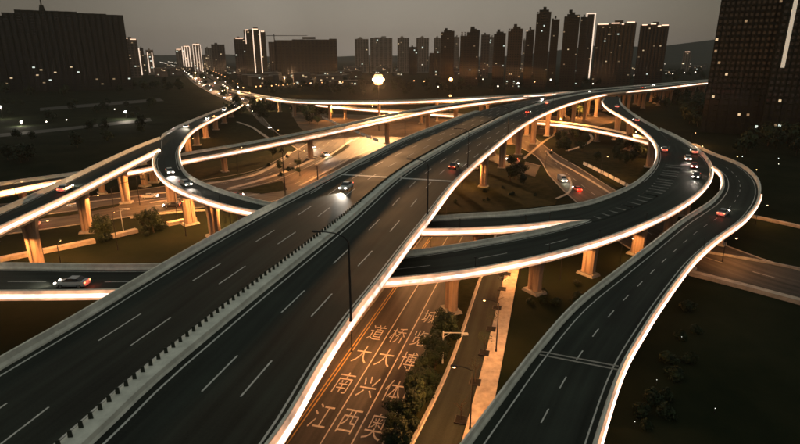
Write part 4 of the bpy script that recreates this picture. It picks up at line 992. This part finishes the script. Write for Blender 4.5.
for a, c, y in ((355.5, 369, 39), (370.5, 392.5, 38), (397.5, 409, 38), (416, 428.5, 38), (433.5, 441, 38), (453, 458.5, 37), (488, 492, 37), (521, 524, 40)):
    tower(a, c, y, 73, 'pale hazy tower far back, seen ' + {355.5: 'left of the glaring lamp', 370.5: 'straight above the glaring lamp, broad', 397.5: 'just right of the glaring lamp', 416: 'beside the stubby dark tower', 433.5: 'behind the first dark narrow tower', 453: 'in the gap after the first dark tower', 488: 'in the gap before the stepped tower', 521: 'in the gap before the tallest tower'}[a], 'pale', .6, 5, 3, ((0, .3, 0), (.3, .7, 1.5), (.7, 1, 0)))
tower(409, 417, 47, 75, 'stubby dark tower between two pale hazy ones', 'dark', .7, 4, 2)
tower(429, 440, 53, 77, 'low brown block left of the first dark narrow tower', 'brown', .7, 4, 2)
tower(440, 453, 31, 84, 'first dark narrow tower from the left of the row', 'dark', .6, 5, 3, ((0, .25, -2), (.25, .75, 1), (.75, 1, 0)))
tower(459, 477.5, 30, 86, 'dark double tower with a stepped left shoulder, right of the orange mast', 'dark', .55, 6, 4, ((0, .4, -8), (.4, .55, -3), (.55, .9, 1.5), (.9, 1, 0)))
tower(479.5, 488, 34.5, 78, 'pale narrow tower with a roof light between the dark ones', 'grey', .7, 3, 4, roof_lit=False)
tower(491.5, 503, 32.5, 86, 'dark tower left of the brown-lit one', 'dark', .6, 5, 3, ((0, .3, -2), (.3, .8, 1), (.8, 1, -1)))
tower(505, 519, 28, 90, 'brownish tower with a domed roof profile, lamp at its foot', 'brown', .4, 6, 10, ((0, .2, -4), (.2, .4, -1), (.4, .8, 1.5), (.8, 1, -1)), lit_rows=(0, .3))
tower(522.5, 530.5, 29.5, 88, 'dark shoulder tower left of the tallest in the middle row', 'green', .5, 4, 2, ((0, .4, -2), (.4, 1, 0)))
tower(531.5, 545, 11, 91, 'tallest dark tower of the middle row', 'green', .45, 6, 4, ((0, .2, -3), (.2, .8, 1.5), (.8, 1, -1)))
tower(546.5, 554, 18.5, 88, 'dark tower touching the tallest one on its right', 'green', .5, 4, 2, ((0, .3, 0), (.3, 1, -1)))
tower(558.5, 573, 14, 90, 'dark stepped-roof tower just left of the outlined one', 'green', .4, 6, 5, ((0, .15, -3), (.15, .35, 0), (.35, .7, 2), (.7, 1, -1)))
tower(574.5, 581, 17, 87, 'slim dark tower tucked against the outlined one', 'dark', .9, 3, 2)
o, L, D, h = tower(581, 588.5, 14, 80, 'narrow tower outlined in bright light on both edges and roof', 'dark', .9, 3, 2, strips=((.0, 0, 1.0, 2.2), (1.0, 0, 1.0, 2.2)), core=False)
MB().box((0, -1.1, h + .6), (L + 2.2, .5, 1.8)).build('light_strip', M_STRIP, o)
tower(591.5, 627.5, 23.5, 87, 'broad brown tower with a glowing wavy roofline', 'brown', .3, 10, 14, ((0, .32, -1), (.32, .62, 0), (.62, .7, -1.5), (.7, 1, 1)), roof_lit=True)
tower(634, 659.5, 25, 86, 'second glowing-roof tower, narrower, before the open sky on the right', 'dark', .3, 8, 8, ((0, .3, 0), (.3, .6, 1), (.6, .72, -2), (.72, 1, -1)), roof_lit=True)
tower(681, 688, 52, 72, 'small lit-top block on the far right horizon', 'pale', .8, 3, 3, roof_lit=True, cat='office block')
# dark residential slabs at the right edge
tower(703.5, 762, -95, 134, 'large near dark tower filling the upper right, few lit windows', 'black', .5, 14, 16, ((0, 1, 0),), lit_rows=(.05, .85), winkind=True)
te, L, D, h = tower(764, 830, -60, 142, 'dark tower at the right edge with a pale vertical light column', 'black', .4, 14, 14, ((0, 1, 0),), lit_rows=(.05, .75))
M_STRIP2 = mat('pale_column_light', (1, 1, .9), .5, emit=(1, .88, .68), estr=.32)
b_ = at(797, 142, 0); z0 = height_at(b_, 68)
MB().box((-L/2 + .13 * L, -1.3, (z0 + h) / 2), (1.7, .6, h - z0)).build('light_column', M_STRIP2, te)
tw, L, D, h = tower(840, 870, -40, 118, 'dim tower standing beyond the right edge of the picture', 'dark', .5, 6, 6)
# low city blocks between the towers and the horizon
M_LOW = [M_TW['dark'], M_TW['brown'], M_TW['grey']]
lows = []
def low_proto(k, w, d, hh):
    root = empty('city_block', (0, -400, 0), cat='building', label='x')
    MB().box((0, 0, hh/2), (w, d, hh)).box((w*.2, 0, hh + 1.2), (w*.3, d*.4, 2.4)).build('wall', M_LOW[k % 3], root)
    MB().box((0, 0, hh + .2), (w + .5, d + .5, .4)).build('roof', M_CONC, root)
    for q in range(5):
        o = MB().box((0, 0, 0), (2.6, .2, 1.6)).build('lit_window', M_LW[(q + k) % 3], root); o.location = (w * rb_.uniform(-.42, .42), -d/2 - .1, hh * rb_.uniform(.15, .85))
    return root
LP = [low_proto(k, rb_.uniform(18, 46), rb_.uniform(12, 20), rb_.uniform(8, 22)) for k in range(6)]
def lows_in(n, x0, x1, y0, y1, label, group):
    for _ in range(n):
        p = at(rb_.uniform(x0, x1), y0 + (y1 - y0) * rb_.random() ** .7, 0); c = copy_tree(rb_.choice(LP), loc=(p.x, p.y, 0), rz=math.atan2(-p.x, p.y) + rb_.uniform(-.4, .4), label=label, group=group)
lows_in(40, 130, 430, 63, 78, 'low city block with a few lit windows left of the glaring lamp', 'low city blocks left')
lows_in(22, 250, 350, 78, 86, 'low block with lit windows at the foot of the two-line tower', 'low blocks below the two-line tower')
lows_in(26, 430, 700, 62, 76, 'low block far behind the apartment towers', 'low blocks behind the towers')
lows_in(12, -20, 130, 74, 84, 'low block beside the huge unlit building', 'low blocks beside the huge unlit building')
for o in LP:
    for c in list(o.children): bpy.data.objects.remove(c)
    bpy.data.objects.remove(o)
# crane above the wide slab
b = at(277, 80, 0); cr_ = empty('tower_crane', b, 0, label='thin tower crane standing left of the wide dark slab', cat='crane'); hh = height_at(b, 34)
MB().tube((0, 0, 0), (0, 0, hh), 1.0, .9, 4).build('mast', M_METAL, cr_); MB().tube((-14, 0, hh - 3), (62, 0, hh - 3), .8, .5, 4).build('jib', M_METAL, cr_)
# lights of the far city: lamp rows along the boulevards
def lamp_row(pts, n, h, r, m, label, group, jit=0):
    P = [at(x, y, 0) for x, y in pts]; f_ = spline(P); Q = Line([f_(u) for u in np.linspace(0, len(P) - 1, 80)])
    for k in range(n):
        q = Q.p((k + .5) * Q.al[-1] / n, rl.uniform(-jit, jit)); far_lamp(0, 0, h, r * rl.uniform(.6, 1.25) * (1 + q[1] / 2500), m, label, group, Vector((q[0], q[1], 0)))
lamp_row([(232, 105), (215, 96), (196, 84), (182, 73), (170, 66.5), (160, 63.5)], 30, 9, .55, M_FARW, 'street lamp on the left kerb of the boulevard', 'lamps on the left kerb of the boulevard')
lamp_row([(248, 100), (232, 92), (212, 80), (195, 71.5), (180, 66), (168, 63)], 26, 9, .5, M_FARW, 'street lamp on the right kerb of the boulevard', 'lamps on the right kerb of the boulevard')
lamp_row([(262, 116), (250, 101), (228, 83), (212, 74), (200, 69)], 18, 8, .45, M_FARO, 'street lamp along the second city street', 'lamps along the second city street')
lamp_row([(262, 92), (300, 88), (340, 86)], 16, 6, .5, M_FARO, 'warm lamp in the row before the slab building', 'warm lamps before the slab building', 14)
lamp_row([(282, 82), (310, 80), (336, 80)], 18, 5, .6, M_FARW, 'white lamp at the foot of the wide slab building', 'white lamps at the foot of the slab', 25)
lamp_row([(140, 72), (200, 68), (260, 70), (340, 70)], 26, 8, .8, M_FARW, 'faint lamp among the far city blocks', 'faint lamps of the far city', 160)
lamp_row([(0, 84), (40, 82), (125, 78)], 14, 8, .45, M_FARW, 'faint lamp around the huge unlit building', 'faint lamps around the unlit building', 60)
lamp_row([(460, 72), (560, 68), (700, 66)], 14, 9, .7, M_FARW, 'faint lamp behind the apartment towers', 'faint lamps behind the towers', 120)

for px, py in ((240, 103), (228, 97), (216, 91), (205, 84), (196, 78), (188, 73), (262, 112), (285, 84), (310, 83), (335, 84)):
    b = at(px, py, 0); lp = far_lamp(0, 0, 10, .7, M_FARO, 'orange street lamp lighting the city streets at upper left', 'orange lamps lighting the city streets', b)
    point_light(lp, (0, -1.2, 8.6), 9000 + 60 * b.length, (1, .55, .26), .4)
# ------------------------------------------------------------------ vehicles
M_HEAD = mat('headlight_glow', (1, 1, 1), .4, emit=(1, .88, .74), estr=30)
M_TAIL = mat('taillight_glow', (1, .1, .05), .4, emit=(1, .12, .05), estr=9)
M_TYRE = mat('tyre', (.02, .02, .02), .9); M_RIM = mat('rim', (.5, .5, .5), .3, .8)
def car_paint(n, c): return mat(n, c, .28, .2, spec=.5)
PAINT = [car_paint('white_paint', (.75, .75, .73)), car_paint('black_paint', (.02, .02, .022)), car_paint('silver_paint', (.45, .46, .47)), car_paint('red_paint', (.45, .03, .02))]
def make_car(m, van=False):
    root = empty('car', (0, -600, 0), label='x', cat='car' if not van else 'van')
    L, Wd = (4.6, 1.82) if not van else (5.4, 1.95)
    if van: prof = [(-L/2, .35, .45), (-L/2, .6, 1.9), (-L/2 + .3, 1.1, 2.15), (L/2 - 1.3, 1.1, 2.15), (L/2 - .55, .9, 1.2), (L/2, .6, 1.0), (L/2, .35, .45)]
    # body from cross-sections along the length: (x, half width low, half width high, top z)
    if van: secs = [(-2.7, .86, .78, 1.7), (-2.6, .97, .86, 2.05), (-1, .98, .88, 2.12), (1.1, .98, .86, 2.08), (1.9, .96, .78, 1.25), (2.5, .92, .72, 1.02), (2.7, .8, .6, .8)]
    else: secs = [(-2.3, .78, .66, .78), (-2.2, .88, .76, .98), (-1.5, .91, .80, 1.02), (-.9, .91, .80, .98), (.8, .91, .80, .96), (1.2, .90, .78, .92), (2.0, .87, .70, .80), (2.3, .74, .58, .62)]
    rows = [[(x, -wl, .32), (x, -wl - .02, .6), (x, -wh, zt), (x, 0, zt + .03), (x, wh, zt), (x, wl + .02, .6), (x, wl, .32), (x, 0, .26)] for x, wl, wh, zt in secs]
    strip('body', rows, m, root, close=True, caps=True)
    if not van:
        cs = [(-1.75, .72, .98), (-1.15, .66, 1.40), (-.2, .66, 1.46), (.45, .65, 1.40), (1.15, .72, .96)]
        rows = [[(x, -.74, .93), (x, -w, z), (x, w, z), (x, .74, .93)] for x, w, z in cs]; strip('window', rows, M_GLASS, root, close=True, caps=True)
        MB().box((-.35, 0, 1.455), (1.3, 1.2, .05), 0, (.9, .9)).build('roof', m, root)
    else:
        rows = [[(1.12, -.80, 1.3), (1.12, -.78, 1.95), (1.12, .78, 1.95), (1.12, .80, 1.3)], [(1.93, -.82, 1.26), (1.22, -.80, 2.0), (1.22, .80, 2.0), (1.93, .82, 1.26)]]
        strip('window', rows, M_GLASS, root, close=True, caps=True)
    wx = L * .30
    for sx in (-1, 1):
        for sy in (-1, 1):
            w = MB().tube((sx * wx, sy * (Wd/2 - .22), .33), (sx * wx, sy * (Wd/2 + .01), .33), .33, None, 14).build('wheel', M_TYRE, root); MB().tube((sx * wx, sy * (Wd/2 + .0), .33), (sx * wx, sy * (Wd/2 + .03), .33), .2, None, 10).build('rim', M_RIM, w)
    for sy in (-1, 1):
        MB().box((L/2 - .03, sy * .62, .68), (.14, .36, .18)).build('headlight', M_HEAD, root); MB().box((-L/2 + .02, sy * .66, .82), (.12, .3, .18)).build('taillight', M_TAIL, root)
    return root
CP = [make_car(PAINT[0]), make_car(PAINT[1]), make_car(PAINT[2]), make_car(PAINT[3]), make_car(PAINT[0], True)]
def put(proto, p, ang, label, group=None, beam=0, tail=0):
    c = copy_tree(proto, loc=p, rz=ang, label=label, group=group)
    if beam: 
        d = bpy.data.lights.new('headlight_beam', 'SPOT'); d.energy = beam * 3; d.color = (1, .85, .68); d.spot_size = R(70); d.spot_blend = .6; d.shadow_soft_size = .15
        o = bpy.data.objects.new('headlight_beam', d); link(o, c); o.location = (2.6, 0, .8); o.rotation_euler = (R(82), 0, R(-90))
    if tail: point_light(c, (-2.9, 0, .8), tail, (1, .12, .06), .2)
    return c
def on(rb, px, py, z, f, rev, k, label, beam=500, tail=25, group='cars on the ramps'):
    """a car on a road: nearest station, fraction across, direction"""
    i = rb.nearest(at(px, py, z)); p = rb.frac(i, f, .02); a = math.atan2(rb.T[i][1], rb.T[i][0]) + (math.pi if rev else 0)
    return put(CP[k], p, a, label, group, beam, tail)
# cars on the highway (away = up the picture)
def onmed(d, off, rev, k, label, beam=1200, tail=60):
    return put(CP[k], med.p(d, off, .02), med.ang(d) + (math.pi if rev else 0), label, 'cars on the wide highway', beam, tail)
def dmed(px, py): return med.al[int(np.argmin(np.linalg.norm(med.P[:, :2] - np.array(at(px, py, 15.5))[:2], axis=1)))]
onmed(dmed(385, 192), 7.2, True, 0, 'white car with headlights on in the left carriageway near the tan cross band', 2500)
onmed(dmed(418, 166), -10.6, False, 1, 'black car with red tail lights in the right carriageway above the tan cross band', 900, 120)
onmed(dmed(520, 113), -7.0, False, 3, 'red car far up the right carriageway', 800, 100)
onmed(dmed(548, 104), -4.2, False, 4, 'white van far up the highway beside the red car', 900, 60)
onmed(dmed(560, 101), 6.0, True, 0, 'white car coming down the far end of the highway', 1500)
onmed(dmed(600, 92.5), 4.5, True, 2, 'silver car at the far fork of the highway', 1500)
onmed(dmed(640, 88), -3.5, False, 1, 'dark car beyond the fork of the highway', 600, 60)
onmed(dmed(660, 86), 5.5, True, 0, 'white car beyond the fork of the highway', 1500)
on(rbG, 666, 152, 12.4, .25, False, 0, 'white car side by side with others on the bend of the curved ramp, leading', 800)
on(rbDF, 666, 152, 12.4, .55, False, 2, 'silver car on the inner lane of the loop bend', 700)
on(rbG, 690, 168, 11.6, .45, True, 3, 'red car on the middle of the curved ramp bend', 400, 140)
on(rbG, 698, 180, 11, .35, True, 1, 'black car with red tail lights behind the red one on the curved ramp bend', 300, 140)
on(rbG, 686, 160, 12, .6, True, 0, 'white car ahead of the red one on the curved ramp bend', 300, 120)
on(rbDF, 622, 108, 15, .4, False, 0, 'white car entering the neck of the loop', 900)
on(rbDF, 640, 122, 14, .45, False, 2, 'silver car coming down the neck of the loop', 900)
on(rbH, 716, 213, 7.2, .5, True, 2, 'silver car on the dashed line side of the outer ramp', 400, 60)
on(rbDF, 172, 172, 11, .45, False, 0, 'white car with bright headlights rounding the left bend of the loop ramp', 2200)
on(rbDF, 186, 184, 10.6, .5, False, 2, 'silver car following down the left bend of the loop ramp', 900)
on(rbB, 66, 190, 12.5, .5, True, 0, 'white car on the straight side ramp at the left', 900)
on(rbDF, 188, 128, 10.5, .4, False, 0, 'white car on the ramp coming from the boulevard, first', 1500)
on(rbDF, 205, 119, 9.3, .6, False, 2, 'silver car on the ramp coming from the boulevard, second', 1200)
on(rbDF, 222, 111, 7, .4, False, 4, 'white van on the ramp coming from the boulevard', 1200)
on(rbDF, 232, 106, 5, .55, False, 0, 'white car at the top end of the ramp by the boulevard', 1200)
on(rbG, 80, 283, 9, .35, True, 2, 'silver car on the short level stretch at the left edge', 700, 60)
put(CP[3], at(577, 190.5, .05), R(92), 'red car on the street inside the loop', None, 200, 260)
put(CP[4], at(562, 181, .05), R(-86), 'white van with bright headlights on the street inside the loop', None, 1500, 60)
put(CP[0], at(325.5, 155.5, .05), R(-62), 'white car with glaring headlights on the street left of the highway', None, 2600)
put(CP[2], at(312, 148, .08), R(-55), 'silver car behind the glaring white one', None, 1200)
put(CP[0], at(600, 109, .05), R(200), 'white car under the neck of the loop', None, 900)
put(CP[1], at(512, 160.5, .06), R(170), 'black car on the slip road under the highway', None, 200, 300)
put(CP[0], at(508, 159, .06), R(-20), 'white car on the slip road under the highway', None, 600, 60)
for k_, (px, py, an, pc, w_) in enumerate(((52, 206, 12, 0, 'left part of the avenue'), (150, 198, 14, 2, 'middle of the avenue behind the side ramp piers'), (172, 207, 194, 1, 'avenue behind the loop ramp piers'), (236, 197, 24, 3, 'avenue by the street islands'), (30, 226, 190, 2, 'near side of the avenue at the left'))):
    put(CP[pc], at(px, py, .06), R(an), ('white', 'black', 'silver', 'red')[pc] + ' car on the ' + w_, None, 500, 60)
# boulevard traffic
rc = random.Random(77)
def traffic(pts, n, offs, toward, label, group):
    P = [at(x, y, 0) for x, y in pts]; f_ = spline(P); Q = Line([f_(u) for u in np.linspace(0, len(P) - 1, 80)])
    for k in range(n):
        d = (k + rc.random()) * Q.al[-1] / n; c = put(CP[rc.choice([0, 1, 2, 0])], Q.p(d, rc.choice(offs), .08), Q.ang(d) + (math.pi if toward else 0), label, group)
traffic([(243, 103), (228, 97), (206, 85.5), (190, 74), (178, 67.5)], 34, (3, 6.5), True, 'car with headlights coming down the boulevard', 'oncoming cars on the boulevard')
traffic([(243, 103), (228, 97), (206, 85.5), (190, 74), (178, 67.5)], 16, (-3, -6.5), False, 'car driving away up the boulevard', 'departing cars on the boulevard')
traffic([(300, 145), (273, 131), (257, 116), (242, 99), (220, 82)], 12, (0, 2.5), True, 'car on the second city street', 'cars on the second city street')
traffic([(715, 82), (780, 76.5), (860, 72)], 4, (0,), True, 'car at the farthest visible end of the highway', 'cars at the far highway end')
for o in CP:
    for c in list(o.children_recursive): bpy.data.objects.remove(c)
    bpy.data.objects.remove(o)
# ------------------------------------------------------------------ the night haze
hz = MB().box((0, 3400, 159), (15000, 7340, 322)).build('haze', None)
hz.data.materials.clear()
hm = bpy.data.materials.new('haze'); hm.use_nodes = True; t = hm.node_tree; t.nodes.clear()
ho = N(t, 'ShaderNodeOutputMaterial'); pv = N(t, 'ShaderNodeVolumePrincipled'); pv.inputs['Color'].default_value = (.95, .93, .90, 1); pv.inputs['Density'].default_value = .00006; pv.inputs['Anisotropy'].default_value = .2
t.links.new(pv.outputs[0], ho.inputs['Volume']); hz.data.materials.append(hm); tag(hz, kind='stuff')

# ------------------------------------------------------------------ tell look-alikes apart by their place, counted from the left
def screen(p):
    x, y, z = p.x, p.y, p.z - CAM_Z; f_ = y * math.cos(PITCH) - z * math.sin(PITCH); u = y * math.sin(PITCH) + z * math.cos(PITCH)
    return (400 + F_PX * x / max(f_, 1), 222 - F_PX * u / max(f_, 1))
ORD = 'leftmost second third fourth fifth sixth seventh eighth ninth tenth eleventh twelfth thirteenth fourteenth fifteenth sixteenth seventeenth eighteenth nineteenth twentieth twenty-first twenty-second twenty-third twenty-fourth'.split()
same = {}
for o in S.objects:
    if o.parent is None and o.get('label') and o.get('group'): same.setdefault((o['label'], o['group']), []).append(o)
for (lb, gr_), os_ in same.items():
    n = len(os_)
    if 2 <= n <= 24 and len(lb.split()) <= 12:
        vertical = 'verge' in lb
        os_.sort(key=lambda o: -screen(o.location)[1] if vertical else screen(o.location)[0])
        for k, o in enumerate(os_):
            if vertical: w = 'nearest one' if k == 0 else 'farthest one' if k == n - 1 else ORD[k] + ' from the near end'
            else: w = 'leftmost' if k == 0 else 'rightmost' if k == n - 1 else ORD[k] + ' from the left'
            o['label'] = lb + ', ' + w
